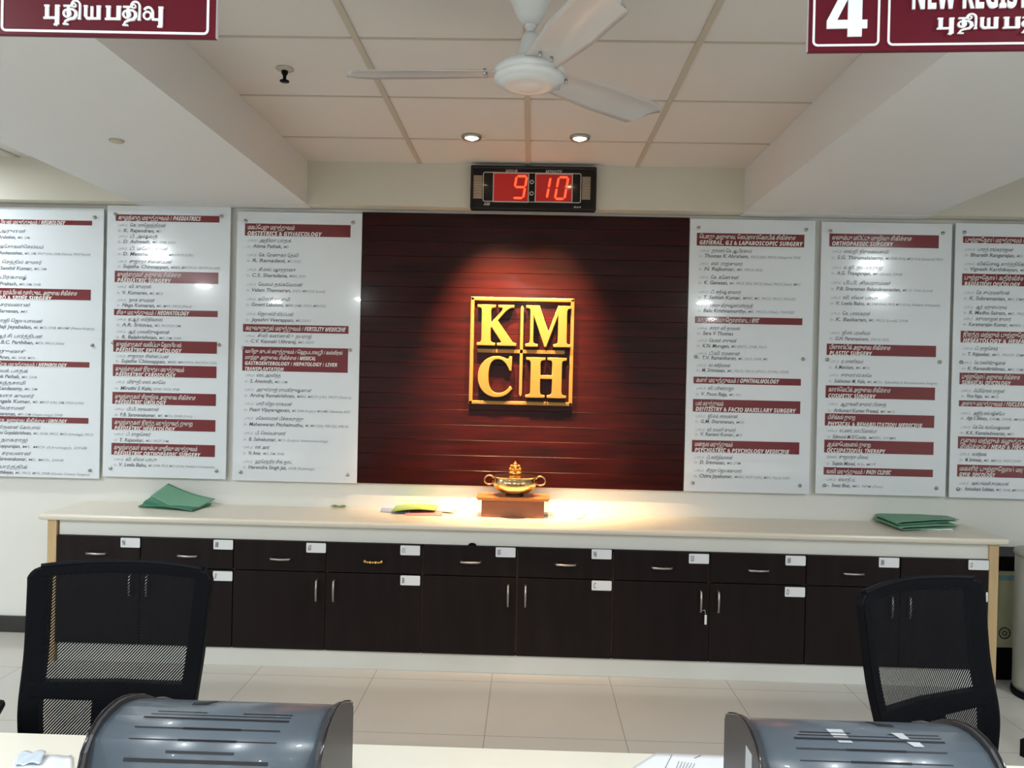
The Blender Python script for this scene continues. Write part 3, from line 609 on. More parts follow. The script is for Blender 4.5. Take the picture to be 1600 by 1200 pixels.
for bi in range(6):
    R = ROWS[bi]
    tl, tr, bl_ = R['px']
    cx = (tl+tr)/2
    midy = (R['top']+R['bot'])/2
    bx0 = (UY(tl, R['top'], BY).x + UY(bl_ if bi else -40, R['bot'], BY).x)/2
    bx1 = bx0 + (UY(tr, R['top'], BY).x-UY(tl, R['top'], BY).x)
    bz1 = UY(cx, (R['top']), BY).z; bz0 = UY(cx, R['bot'], BY).z
    t = thing('directory_board', board_lab[bi], 'notice board', ((bx0+bx1)/2, DW-0.02, bz0), group='directory boards along the wall')
    obj('panel', B((bx0, bx1, BY, BY+0.008, bz0, bz1), bev=0.0015), 'board', t)
    for sx_ in (bx0+0.05, bx1-0.055):
        for sz_ in (bz1-0.055, (bz0+bz1)/2-0.01, bz0+0.05):
            bm = bmesh.new()
            lathe(bm, [(0, 0.0), (0.0105, 0.0), (0.0105, 0.036), (0.009, 0.041), (0, 0.042)], 16)
            bmesh.ops.transform(bm, matrix=Matrix.Translation((sx_, DW-0.0005, sz_)) @ Matrix.Rotation(PI/2, 4, 'X'), verts=bm.verts[:])
            obj('fixing_stud', bm, 'steel', t)
    ink, faint = bmesh.new(), bmesh.new()
    # use one straight left margin: mean over the board
    lx = UY(R['x0'], R['top']+30, BY).x; lx2 = UY(R['x0']-6, R['bot']-60, BY).x
    barl, barr = (UY(R['barx'][0], R['top']+20, BY).x, UY(R['barx'][1], R['top']+20, BY).x)
    # the left margin in the photo drifts with the camera roll only; keep it constant in the room
    for key in ('A', 'B'):
        ox, oy, sc = R[key]
        def P(cx_, cy_): return UY(ox+cx_/sc, oy+cy_/sc, BY)
        sxc = (R['x0']-ox)*sc
        for row in R[key+'rows']:
            if row[0] == 'H':
                _, y0, y1, lines = row
                za, zb = P(sxc, y0).z, P(sxc, y1).z
                hb = obj('heading_strip', B((barl, barr, BY-0.0012, BY+0.0005, zb, za)), 'maroon', t)
                lt = bmesh.new()
                for (ly, lx1, s) in lines:
                    p = P(sxc, ly); e = P(lx1, ly + (lx1-sxc)*0.021)
                    w = e.x - lx - 0.0 + (lx - p.x)
                    w = min(w, barr-lx-0.01)
                    hcap = 0.0235 if len(lines) < 4 else 0.021
                    put_text(lt, heading(s), Vector((lx+0.004, BY-0.0022, p.z-hcap*0.5)), X, Z, NY, height=hcap, width=w, shear=0.15 if is_tamil(s) else 0.0, offset=0.012)
                obj('heading_lettering', lt, 'white', t if False else hb)
            elif row[0] == 'T':
                _, y, x1, s = row
                p = P(sxc, y); w = max(0.05, (P(x1, y).x-p.x))
                if s.startswith('டாக்டர். ') or s.startswith('செல்வி. '):
                    pre, rest = s.split(' ', 1)
                    put_text(faint, tam(pre), Vector((lx+0.006, BY-0.001, p.z-0.009)), X, Z, NY, height=0.014, width=0.055, shear=0.2)
                    put_text(ink, tam(rest), Vector((lx+0.075, BY-0.001, p.z-0.010)), X, Z, NY, height=0.019, width=max(0.03, w-0.075), shear=0.25, offset=0.006)
                else:
                    put_text(ink, tam(s), Vector((lx+0.006, BY-0.001, p.z-0.010)), X, Z, NY, height=0.019, width=w, shear=0.25, offset=0.006)
            else:
                _, y, xn, xc, nm, cr_ = row
                p = P(sxc, y); wn = P(xn, y).x-p.x; wc = P(xc, y).x-p.x
                ind = 0.036
                put_text(faint, 'Dr.', Vector((lx+0.004, BY-0.001, p.z-0.009)), X, Z, NY, height=0.013, width=0.020, shear=0.2)
                put_text(ink, nm, Vector((lx+ind, BY-0.001, p.z-0.010)), X, Z, NY, height=0.021, width=max(0.04, wn-ind), shear=0.2, offset=0.016)
                if cr_: put_text(faint, cr_, Vector((lx+wn+0.012, BY-0.001, p.z-0.009)), X, Z, NY, height=0.0145, width=min(max(0.02, wc-wn-0.012), bx1-lx-wn-0.03), shear=0.2, offset=0.004)
    obj('name_lettering', ink, 'ink', t); obj('degree_lettering', faint, 'faint', t)

# ================================================================== DIGITAL CLOCK
ck0, ck1 = UY(735, 292, DB-0.05), UY(932, 295, DB-0.05)
kz1, kz0 = UY(834, 259, DB-0.05).z, UY(834, 328, DB-0.05).z
CX, CZ = (ck0.x+ck1.x)/2, (kz0+kz1)/2; cw, chh = (ck1.x-ck0.x)/2, (kz1-kz0)/2
kz1 = min(kz1, ZT-0.003); CZ = (kz0+kz1)/2; chh = (kz1-kz0)/2
t = thing('wall_clock', 'black digital wall clock reading 9 10 in red on the beam above the wood panel', 'clock', (CX, DB, kz0))
CF = DB-0.05
bm = bmesh.new()
def rrect(w, h, r, n=5, cx=0, cz=0):
    pts = []
    for (sx_, sz_, a0) in ((w-r, h-r, 0), (-w+r, h-r, 90), (-w+r, -h+r, 180), (w-r, -h+r, 270)):
        for k in range(n): an = math.radians(a0+k*90/(n-1)); pts.append((cx+sx_+r*math.cos(an), cz+sz_+r*math.sin(an)))
    return pts
def ring(bm, w, h, r, wd, y0, y1, cx, cz, n=5, bulge=0.0):
    o = rrect(w, h, r, n, cx, cz); i_ = rrect(w-wd, h-wd, max(r-wd, 0.001), n, cx, cz); m_ = rrect(w-wd/2, h-wd/2, max(r-wd/2, 0.001), n, cx, cz)
    L = len(o)
    V = lambda p, y: bm.verts.new((p[0], y, p[1]))
    ob = [V(p, y1) for p in o]; of = [V(p, y0+bulge) for p in o]; mf = [V(p, y0) for p in m_]; if_ = [V(p, y0+bulge) for p in i_]; ib = [V(p, y1) for p in i_]
    for k in range(L):
        j = (k+1) % L
        for a_, b_ in ((ob, of), (of, mf), (mf, if_), (if_, ib), (ib, ob)):
            f = bm.faces.new((a_[k], a_[j], b_[j], b_[k])); f.smooth = False
ring(bm, cw, chh, 0.008, 0.017, CF, DB-0.001, CX, CZ, bulge=0.006)
obj('case_rim', bm, 'clockcase', t)
obj('face_panel', B((CX-cw+0.014, CX+cw-0.014, CF+0.012, DB-0.002, CZ-chh+0.014, CZ+chh-0.014)), 'clockin', t)
def kp(cx_, cy_): return UY(700+cx_/6.154, 240+cy_/6.154, CF+0.008)
bm = bmesh.new(); a_, b_ = kp(335, 320), kp(1280, 330); c0, c1 = kp(800, 182), kp(800, 468)
ring(bm, (b_.x-a_.x)/2, (c0.z-c1.z)/2, 0.012, 0.004, CF+0.008, CF+0.013, (a_.x+b_.x)/2, (c0.z+c1.z)/2)
obj('inner_trim', bm, 'label', t)
for (x0_, x1_, y0_, y1_) in ((440, 770, 192, 460), (845, 1190, 200, 462)):
    a_, b_ = kp(x0_, 320), kp(x1_, 320); c0, c1 = kp((x0_+x1_)/2, y0_), kp((x0_+x1_)/2, y1_)
    win = obj('display_window', B((a_.x, b_.x, CF+0.009, CF+0.0125, c1.z, c0.z), bev=0.002), 'glass', t)
    bm = bmesh.new(); ring(bm, (b_.x-a_.x)/2+0.005, (c0.z-c1.z)/2+0.005, 0.006, 0.005, CF+0.006, CF+0.0125, (a_.x+b_.x)/2, (c0.z+c1.z)/2)
    obj('window_trim', bm, 'label', win)
SEG = {'9': 'abcdfg', '0': 'abcdef', '1': 'bc'}
def digit(ch, cx_, cz_, w, h, sl=0.16):
    bm = bmesh.new(); s = 0.0062; g = 0.0025
    def seg(p, q):
        d = (Vector(q)-Vector(p)).normalized(); n = Vector((-d.y, d.x))
        p_, q_ = Vector(p)+d*g, Vector(q)-d*g
        poly = [p_, p_+d*s+n*s, q_-d*s+n*s, q_, q_-d*s-n*s, p_+d*s-n*s]
        prism(bm, [(v.x, v.y) for v in poly], lambda u, v, d_: Vector((cx_+u+v*sl, CF+0.009-d_, cz_+v)), 0, 0.0015)
    P_ = {'a': ((-w, h), (w, h)), 'b': ((w, h), (w, 0)), 'c': ((w, 0), (w, -h)), 'd': ((-w, -h), (w, -h)), 'e': ((-w, -h), (-w, 0)), 'f': ((-w, 0), (-w, h)), 'g': ((-w, 0), (w, 0))}
    for k in SEG[ch]: seg(*P_[k])
    return bm
for ch, (x0_, x1_, y0_, y1_) in (('9', (625, 758, 212, 432)), ('1', (865, 985, 222, 435)), ('0', (1030, 1155, 222, 440))):
    a_, b_ = kp(x0_, (y0_+y1_)/2), kp(x1_, (y0_+y1_)/2); c0, c1 = kp((x0_+x1_)/2, y0_), kp((x0_+x1_)/2, y1_)
    obj('digit', digit(ch, (a_.x+b_.x)/2, (c0.z+c1.z)/2, (b_.x-a_.x)/2-0.010, (c0.z-c1.z)/2-0.003), 'led', t, 'lit red figure')
bm = bmesh.new()
for (cx_, cy_) in ((806, 272), (803, 382)):
    p = kp(cx_, cy_); b2 = bmesh.new(); lathe(b2, [(0.007, 0), (0.012, 0), (0.012, 0.004), (0.009, 0.006), (0.007, 0.004), (0.007, 0)], 20)
    merge(bm, b2, Matrix.Translation((p.x, CF+0.0125, p.z)) @ Matrix.Rotation(PI/2, 4, 'X'))
obj('colon_dots', bm, 'label', t)
for (x0_, x1_, y0_, y1_) in ((245, 328, 205, 430), (1290, 1370, 218, 440)):
    a_, b_ = kp(x0_, 320), kp(x1_, 320); c0, c1 = kp((x0_+x1_)/2, y0_), kp((x0_+x1_)/2, y1_); bm = bmesh.new()
    n = 14
    for k in range(n):
        z_ = c1.z+(c0.z-c1.z)*k/n; box(bm, a_.x, b_.x, CF+0.009, CF+0.0125, z_, z_+(c0.z-c1.z)/n*0.72)
    obj('grille', bm, 'grille', t)
bm = bmesh.new()
for s, (x0_, x1_, y0_, y1_) in (('HOUR', (552, 668, 150, 185)), ('MINUTE', (938, 1098, 155, 190)), ('AM', (342, 402, 466, 496)), ('PM', (1205, 1278, 505, 532))):
    a_, b_ = kp(x0_, y1_), kp(x1_, y1_); c0 = kp(x0_, y0_)
    put_text(bm, bold(s), Vector((a_.x, CF+0.0105, a_.z)), X, Z, NY, height=(c0.z-a_.z)*0.9, width=b_.x-a_.x, extrude=0.02)
obj('clock_lettering', bm, 'label', t)

# ================================================================== CEILING LAMPS, SPRINKLER
def downlight(x, y, lab):
    t = thing('downlight', lab, 'ceiling light', (x, y, ZT-0.03))
    bm = bmesh.new(); lathe(bm, [(0.10, -0.002), (0.125, -0.002), (0.125, -0.012), (0.10, -0.03), (0.098, -0.03), (0.098, -0.002)], 32, (x, y, ZT)); obj('trim_ring', bm, 'fan', t)
    bm = bmesh.new(); lathe(bm, [(0, -0.018), (0.098, -0.018), (0.098, -0.003), (0, -0.003)], 32, (x, y, ZT)); obj('diffuser', bm, 'lampglass', t)
dl_lab = ['round white downlight over the left bay near the boards']+['round white downlight in the ceiling behind the viewer']*13
for i, (x, y) in enumerate(DOWN):
    t_ = downlight(x, y, dl_lab[i])
for o in list(COL.objects):
    if o.type == 'EMPTY' and o.name.startswith('downlight'): o['group'] = 'round downlights in the ceiling out of the picture'; o['label'] = 'round white downlight outside the picture'
for i, p in enumerate(SP):
    t = thing('spotlight', ('small recessed ceiling spotlight above the left part of the clock', 'small recessed ceiling spotlight above the right part of the clock')[i], 'ceiling light', (p.x, p.y, ZT-0.02), group='recessed spotlights above the clock')
    bm = bmesh.new(); lathe(bm, [(0.034, -0.002), (0.052, -0.002), (0.052, -0.010), (0.046, -0.018), (0.036, -0.014), (0.034, -0.002)], 32, (p.x, p.y, ZT)); obj('trim_ring', bm, 'chrome', t)
    bm = bmesh.new(); lathe(bm, [(0, -0.0), (0.034, -0.0), (0.034, -0.004), (0.024, -0.011), (0, -0.012)], 24, (0, 0, 0))
    bmesh.ops.transform(bm, matrix=Matrix.Translation((p.x, p.y, ZT-0.003)) @ Matrix.Rotation(math.radians(-14), 4, 'X'), verts=bm.verts[:])
    obj('bulb', bm, 'halogen', t)
tgt = (CX*0+0.0, DW, 1.72)
for i, p in enumerate(SP):
    spot((p.x, p.y, ZT-0.035), ((ex0+ex1)/2+(0.02 if i else -0.05), DW, 1.62), (540, 380)[i], 56, WARM, 1.0)
    spot((p.x, p.y, ZT-0.036), ((ex0+ex1)/2-0.05, DW-0.30, 0.8), (48, 34)[i], 76, WARM, 1.0)

sp_ = UZ(445, 107, ZT)
t = thing('sprinkler', 'black fire sprinkler hanging from the ceiling tile at upper left', 'sprinkler', (sp_.x, sp_.y, ZT-0.05))
bm = bmesh.new(); lathe(bm, [(0, -0.001), (0.036, -0.001), (0.036, -0.004), (0.018, -0.010), (0, -0.010)], 28, (sp_.x, sp_.y, ZT)); obj('escutcheon', bm, 'tbar', t)
bm = bmesh.new(); lathe(bm, [(0, -0.008), (0.013, -0.008), (0.013, -0.020), (0.007, -0.030), (0.007, -0.046), (0.010, -0.048), (0.019, -0.050), (0.019, -0.054), (0, -0.055)], 20, (sp_.x, sp_.y, ZT)); obj('sprinkler_head', bm, 'black', t)
dp = UZ(182, 219, ZS)
bm = bmesh.new(); lathe(bm, [(0, 0), (0.030, 0), (0.030, -0.006), (0.024, -0.010), (0, -0.010)], 28, (dp.x, dp.y, ZS))
tag(obj('cover_plate', bm, 'tbar'), 'small round cover plate under the left dropped beam', 'cover plate')

# ================================================================== CEILING FAN
FZ = 2.532; hub = UZ(827, 116, FZ)
t = thing('ceiling_fan', 'white three-bladed ceiling fan hanging from the tiled ceiling', 'ceiling fan', (hub.x, hub.y, FZ))
bm = bmesh.new(); lathe(bm, [(0, ZT-FZ-0.001), (0.076, ZT-FZ-0.001), (0.073, ZT-FZ-0.03), (0.062, ZT-FZ-0.09), (0.040, ZT-FZ-0.14), (0.024, ZT-FZ-0.163), (0, ZT-FZ-0.163)], 36); obj('ceiling_cup', bm, 'fan', t, local=True)
bm = bmesh.new(); lathe(bm, [(0, 0.26), (0.012, 0.26), (0.012, 0.07), (0, 0.07)], 20); lathe(bm, [(0, 0.155), (0.018, 0.155), (0.018, 0.138), (0, 0.138)], 20); obj('down_rod', bm, 'fan', t, local=True)
bm = bmesh.new(); lathe(bm, [(0, 0.125), (0.018, 0.125), (0.026, 0.11), (0.040, 0.060), (0.055, 0.035), (0, 0.035)], 36); obj('lower_cup', bm, 'fan', t, local=True)
bm = bmesh.new(); lathe(bm, [(0, 0.038), (0.0633, 0.036), (0.0978, 0.022), (0.1104, 0.008), (0.1110, -0.004), (0.1069, -0.008), (0.1087, -0.011), (0.1058, -0.020), (0.0966, -0.028), (0.0920, -0.029), (0.0897, -0.033), (0.0633, -0.040), (0.0552, -0.038), (0.0345, -0.044), (0, -0.046)], 56); obj('motor_housing', bm, 'fan', t, local=True)
for ang, pit in ((177, -11), (40, -14), (291, -14)):
    bm = bmesh.new(); L0, L1 = 0.085, 0.575
    def bf(u, v):
        r = L0+(L1-L0)*u
        w = 0.050 + 0.020*min(1, u*2.2)
        if u > 0.86: w *= 1-0.55*((u-0.86)/0.14)**1.6
        x_ = (v-0.5)*2*w + 0.006*u
        z_ = 0.010*(1-(2*v-1)**2) - 0.004
        if u > 0.86: r -= 0.05*((v)**2)*((u-0.86)/0.14)
        a = math.radians(pit)
        p = Vector((r, x_*math.cos(a)-z_*math.sin(a), x_*math.sin(a)+z_*math.cos(a)+0.004))
        return Matrix.Rotation(math.radians(ang), 3, 'Z') @ p
    patch(bm, bf, 28, 8, (0, 0, 0.0022)); bl = obj('blade', bm, 'blade', t, local=True)
    bm = bmesh.new()
    for s in (-0.018, 0.018):
        for r in (0.10, 0.135):
            b2 = bmesh.new(); lathe(b2, [(0, -0.009), (0.005, -0.008), (0.005, 0.010), (0, 0.010)], 12)
            merge(bm, b2, Matrix.Rotation(math.radians(ang), 4, 'Z') @ Matrix.Translation((r, s, 0.004+s*math.sin(math.radians(pit)))))
    obj('blade_screws', bm, 'steel', bl, local=True)

# ================================================================== HANGING SIGNS
_sk = 0
def stroke(bm, pts, w, fn, d0, d1):
    """thick polyline with variable width list"""
    global _sk; _sk = (_sk+1) % 17; d1 = d1+0.00004*_sk
    n = len(pts); ws = w if isinstance(w, list) else [w]*n
    V = [Vector(p) for p in pts]; left, right = [], []
    for i in range(n):
        a = V[max(i-1, 0)]; b = V[min(i+1, n-1)]; d = (b-a).normalized(); nn = Vector((-d.y, d.x))
        left.append(V[i]+nn*ws[i]/2); right.append(V[i]-nn*ws[i]/2)
    for i in range(n-1):
        q = [left[i], left[i+1], right[i+1], right[i]]
        try: prism(bm, [(v.x, v.y) for v in q], fn, d0, d1)
        except ValueError: pass
def arc(cx, cy, rx, ry, a0, a1, n=10): return [(cx+rx*math.cos(math.radians(a0+(a1-a0)*k/n)), cy+ry*math.sin(math.radians(a0+(a1-a0)*k/n))) for k in range(n+1)]
# letter shapes in units of the letter height: each a list of (points, width)
def g_pa(x, tail=False):
    s = [([(x-0.10, 0.97), (x+0.26, 0.97)], 0.12), ([(x+0.10, 1.0), (x+0.10, 0.02)], 0.24), ([(x+0.0, 0.07), (x+0.95, 0.07)], 0.16), ([(x+0.82, 1.0), (x+0.82, 0.02 if not tail else -0.42)], 0.26), ([(x+0.68, 0.97), (x+1.00, 0.97)], 0.12), ([(x-0.14, 0.05), (x+0.12, 0.05)], 0.14)]
    if tail: s += [([(x+0.60, -0.42), (x+0.84, -0.47)], 0.12)]
    return s
def g_thi(x):
    s = [(arc(x+0.30, 0.42, 0.24, 0.26, 60, 420, 18), 0.13), ([(x+0.05, 0.97), (x+0.66, 0.97)], 0.13), ([(x+0.42, 0.97), (x+0.36, 0.6), (x+0.40, 0.2)], 0.16),
         ([(x+0.42, 0.72), (x+0.72, 0.72), (x+0.92, 0.55), (x+0.95, 0.28), (x+0.80, 0.06), (x+0.45, -0.02), (x+0.22, -0.16), (x+0.12, -0.36)], [0.13, 0.15, 0.2, 0.22, 0.2, 0.15, 0.14, 0.10]),
         ([(x+0.02, -0.38), (x+0.42, -0.40)], 0.10),
         (arc(x+0.92, 1.02, 0.30, 0.34, 175, 0, 12)+[(x+1.22, 0.55), (x+1.20, 0.02)], 0.13), ([(x+1.08, 0.03), (x+1.30, 0.03)], 0.10), (arc(x+0.80, 1.02, 0.13, 0.13, 0, 360, 10), 0.09)]
    return s
def g_ya(x): return [([(x-0.05, 0.97), (x+0.22, 0.97)], 0.12), ([(x+0.08, 1.0), (x+0.08, 0.25), (x+0.2, 0.08), (x+0.42, 0.07)], 0.2), ([(x+0.52, 0.97), (x+0.52, 0.07)], 0.17), ([(x+0.35, 0.07), (x+1.10, 0.07)], 0.15), ([(x+1.0, 1.0), (x+1.0, 0.0)], 0.24), ([(x+0.86, 0.97), (x+1.16, 0.97)], 0.12)]
def g_vu(x): return [(arc(x+0.30, 0.36, 0.26, 0.28, 0, 360, 18), 0.13), (arc(x+0.36, 0.55, 0.32, 0.42, 150, 0, 10)+[(x+0.68, 0.2), (x+0.74, 0.07)], 0.15), ([(x+0.62, 0.07), (x+1.35, 0.07)], 0.15),
                     ([(x+1.24, 1.0), (x+1.24, -0.42)], 0.26), ([(x+1.08, 0.97), (x+1.42, 0.97)], 0.12), ([(x+1.02, -0.45), (x+1.36, -0.45)], 0.12)]
def tamil_heading():
    L = []; L += g_pa(0.1, True); L += g_thi(1.32); L += g_ya(2.86); L += g_pa(4.46); L += g_thi(5.55); L += g_vu(7.02)
    return L, 8.45
def sign(name, label, depth, rz, zb, x_edge, side, parts):
    pass
def make_sign(label, base, rz, x0, x1, zb, zt, content):
    """local frame: x along the sign, z up, front face at y=0 towards the viewer"""
    t = thing('hanging_sign', label, 'sign', base, rz, group='maroon registration signs')
    obj('plate', B((x0, x1, 0, 0.010, zb, zt), bev=0.001), 'signred', t, local=True)
    obj('edge_trim', B((x0-0.0015, x0, 0.0005, 0.010, zb, zt)), 'signside', t, local=True); obj('edge_trim', B((x1, x1+0.0015, 0.0005, 0.010, zb, zt)), 'signside', t, local=True)
    for xr in (x0+(x1-x0)*0.2, x0+(x1-x0)*0.8):
        bm = bmesh.new(); tube(bm, [(xr, 0.005, zt-0.002), (xr, 0.005, ZT-base[2]-0.0005)], 0.004, 10); obj('hanger_rod', bm, 'steel', t, local=True)
    for kind, a in content:
        bm = bmesh.new()
        if kind == 'ring':
            ring(bm, (a[1]-a[0])/2, (a[3]-a[2])/2, a[4], a[5], -0.0015, 0.0005, (a[0]+a[1])/2, (a[2]+a[3])/2, 7)
            obj('border_line', bm, 'signwhite', t, local=True)
        elif kind == 'tamil':
            L, wtot = tamil_heading(); s = a[3]/1.0; sx_ = (a[1]-a[0])/wtot
            for pts, w in L: stroke(bm, pts, [q*1.12 for q in w] if isinstance(w, list) else w*1.12, lambda u, v, d: Vector((a[0]+u*sx_, -d, a[2]+v*s)), -0.0005, 0.003)
            obj('tamil_lettering', bm, 'signwhite', t, local=True)
        elif kind == 'latin':
            put_text(bm, a[4], Vector((a[0], 0.0, a[2])), X, Z, NY, height=a[3], width=a[1]-a[0], extrude=0.02, offset=0.01, res=4, capref=0.714)
            obj('latin_lettering', bm, 'signwhite', t, local=True)
        elif kind == 'four':
            u0, u1, z0, h = a; w = u1-u0
            outer = [(0.52, 0), (0.85, 0), (0.85, 0.22), (1.0, 0.22), (1.0, 0.43), (0.85, 0.43), (0.85, 1), (0.60, 1), (0, 0.43), (0, 0.22), (0.52, 0.22)]
            # body split so that the counter of the figure stays open
            for pi_, poly in enumerate(([(0.52, 0), (0.87, 0), (0.87, 1.3), (0.52, 1.3)], [(0, 0.20), (1.0, 0.20), (1.0, 0.41), (0, 0.41)], [(0, 0.40), (0.25, 0.40), (0.56, 1.02), (0.56, 1.3), (0.46, 1.3)])):
                prism(bm, poly, lambda u, v, d: Vector((u0+u*w, -d, z0+v*h)), -0.0005, 0.003+0.0002*pi_)
            obj('numeral', bm, 'signwhite', t, local=True)
SD = 1.5
# left sign
base = UY(337, 60, SD); rz = math.radians(0.8)
def sc_(px_, ref): return px_*SD/F
def loc_(x, y, base, rz):
    d = ray(x, y); n = Vector((math.sin(rz), -math.cos(rz), 0)); k = (base-EYE).dot(n)/d.dot(n); p = EYE+d*k-base
    return p.dot(Vector((math.cos(rz), math.sin(rz), 0))), p.z
f_ = lambda x, y: loc_(x, y, base, rz)
u0, zb_ = f_(0, 58); 
r0 = f_(2, 25)[0]; r1 = f_(327, 25)[0]; rb = f_(160, 52)[1]
ta = f_(70, 30)[0]; tb = f_(256, 30)[0]; tz = f_(165, 31.5)[1]; th = f_(165, 10.5)[1]-tz
H = 0.30
make_sign('maroon hanging sign with white Tamil lettering at the upper left corner', tuple(base), rz, r0-0.21, 0.0, 0.0, H,
          [('ring', (r0, r1, rb, H-0.012, 0.010, 0.0045)), ('tamil', (ta, tb, tz, th)), ('latin', (ta-0.02, tb+0.03, tz+0.062, 0.052, bold('NEW REGISTRATION', 0x1D5D4))),
           ('ring', (r0-0.195, r0-0.018, rb, H-0.012, 0.010, 0.0045))])
base2 = UY(1262, 81, SD); rz2 = math.radians(-3.2)
f2 = lambda x, y: loc_(x, y, base2, rz2)
xr2 = f2(1262+400, 75)[0]
a0 = f2(1270, 30)[0]; a1 = f2(1374.5, 30)[0]; b0 = f2(1387, 30)[0]; rb2 = f2(1320, 72.5)[1]
t0 = f2(1464, 45)[0]; tz2 = f2(1500, 46)[1]; th2 = f2(1500, 29)[1]-tz2; 
t1 = f2(1559.5, 45)[0]           # end of the first word
wfirst = 4.0; t_end = t0+(t1-t0)/4.05*8.45
l0 = f2(1424.5, 14)[0]; lz = f2(1470, 14)[1]; l1 = l0 + (f2(1484, 14)[0]-l0)/0.183
g0 = f2(1291, 50)[0]; g1 = f2(1354, 50)[0]; gz = f2(1330, 58)[1]
make_sign('maroon hanging sign with a white 4 and NEW REGISTRATION at the upper right corner', tuple(base2), rz2, 0.0, b0+(t_end-b0)+0.13, 0.0, H,
          [('ring', (a0, a1, rb2, H-0.012, 0.010, 0.004)), ('ring', (b0, t_end+0.115, rb2, H-0.012, 0.010, 0.004)),
           ('four', (g0, g1, gz, 0.076)), ('tamil', (t0, t_end, tz2, th2)), ('latin', (l0, l0+0.34, lz, 0.055, bold('NEW REGISTRATION', 0x1D5D4)))])

# ================================================================== THINGS ON THE COUNTER
# --- pedestal
pf = UZ(808, 808, ZC); pf.y = 4.490
px0, px1 = UY(752, 800, pf.y).x, UY(850, 803, pf.y).x
ZP = ZC + 0.0
pedh = UY(800, 783, pf.y-0.02).z
t = thing('pedestal', 'small brown wooden pedestal under the brass bowl on the counter', 'pedestal', ((px0+px1)/2, pf.y+0.09, ZC))
obj('base_box', B((px0, px1, pf.y, pf.y+0.145, ZC, pedh), bev=0.002), 'pedbody', t)
sx0, sx1 = UY(744, 781, pf.y-0.02).x, UY(859, 784, pf.y-0.02).x
bm = bmesh.new(); box(bm, sx0+0.006, sx1-0.006, pf.y-0.014, pf.y+0.155, pedh, pedh+0.010, bev=0.003); box(bm, sx0, sx1, pf.y-0.022, pf.y+0.162, pedh+0.010, pedh+0.022, bev=0.004)
obj('top_board', bm, 'pedestal', t)
ztop = pedh+0.022
# --- brass bowl (uruli)
bc = UZ(804, 775, ztop); bcy = pf.y+0.045; bx = UY(804, 773, bcy).x
k_ = bcy/F
t = thing('brass_bowl', 'wide brass bowl with two ring handles on the wooden pedestal', 'bowl', (bx, bcy, ztop))
bm = bmesh.new(); lathe(bm, [(0, 0), (0.056, 0), (0.053, 0.004), (0.050, 0.018), (0.030, 0.020), (0, 0.020)], 40); obj('foot_ring', bm, 'darkmetal', t, local=True)
bm = bmesh.new()
prof = [(0, 0.012), (0.050, 0.013), (0.080, 0.022), (0.108, 0.040), (0.125, 0.062), (0.129, 0.077), (0.127, 0.090), (0.121, 0.101), (0.119, 0.106), (0.122, 0.111), (0.124, 0.115), (0.119, 0.117), (0.110, 0.111), (0.0, 0.111)]
lathe(bm, prof, 64); obj('bowl_body', bm, 'bronze', t, local=True)
bm = bmesh.new()
for k in range(36):
    a = 2*PI*k/36; h = 0.010 if k % 3 else 0.014
    b2 = bmesh.new(); bmesh.ops.create_icosphere(b2, subdivisions=1, radius=0.0045)
    merge(bm, b2, Matrix.Translation((0.1255*math.cos(a), 0.1255*math.sin(a), 0.080+(0.003 if k % 2 else -0.003))) @ Matrix.Diagonal((1, 1, 1.3, 1)))
obj('engraved_band', bm, 'brass', t, local=True)
for s in (-1, 1):
    bm = bmesh.new()
    tube(bm, [(s*(0.146+0.028*math.cos(a)), -0.01, 0.090+0.026*math.sin(a)) for a in [2*PI*k/24 for k in range(24)]], 0.0052, 10, closed=True)
    obj('ring_handle', bm, 'bronze', t, local=True)
bm = bmesh.new(); lathe(bm, [(0.110, 0.1115), (0.08, 0.117), (0.04, 0.121), (0.018, 0.122), (0, 0.122)], 48); obj('lid', bm, 'bronze', t, local=True)
# --- figurine on the lid
bm = bmesh.new()
def blob(c, r, sub=2, amp=0.0):
    b2 = bmesh.new(); bmesh.ops.create_icosphere(b2, subdivisions=sub, radius=1)
    for v in b2.verts: v.co *= 1+amp*math.sin(v.co.x*11+v.co.z*7)*math.cos(v.co.y*9)
    for f in b2.faces: f.smooth = True
    merge(bm, b2, Matrix.Translation(c) @ Matrix.Diagonal((*r, 1)))
fz = 0
for c, r in (((0, 0, fz+0.006), (0.034, 0.026, 0.009)), ((-0.018, -0.012, fz+0.014), (0.018, 0.013, 0.009)), ((0.018, -0.012, fz+0.014), (0.018, 0.013, 0.009)), ((0, 0, fz+0.030), (0.023, 0.018, 0.022)),
             ((-0.026, -0.004, fz+0.036), (0.008, 0.008, 0.016)), ((0.026, -0.004, fz+0.036), (0.008, 0.008, 0.016)), ((0, -0.006, fz+0.058), (0.016, 0.014, 0.015)), ((-0.019, 0, fz+0.060), (0.010, 0.004, 0.011)), ((0.019, 0, fz+0.060), (0.010, 0.004, 0.011)),
             ((0, -0.002, fz+0.076), (0.012, 0.011, 0.010)), ((0, 0, fz+0.087), (0.006, 0.006, 0.009))): blob(c, r, 2, 0.06)
tube(bm, [(0, -0.018, fz+0.056), (0.003, -0.025, fz+0.044), (0.006, -0.026, fz+0.032), (-0.002, -0.025, fz+0.024)], [0.007, 0.006, 0.005, 0.003], 10)
bmesh.ops.transform(bm, matrix=Matrix.Translation((bx, bcy, ztop+0.124)) @ Matrix.Diagonal((1.05, 1.0, 0.78, 1)), verts=bm.verts[:])
tag(obj('figurine', bm, 'gold'), 'small gilded seated figurine on top of the brass bowl', 'figurine')

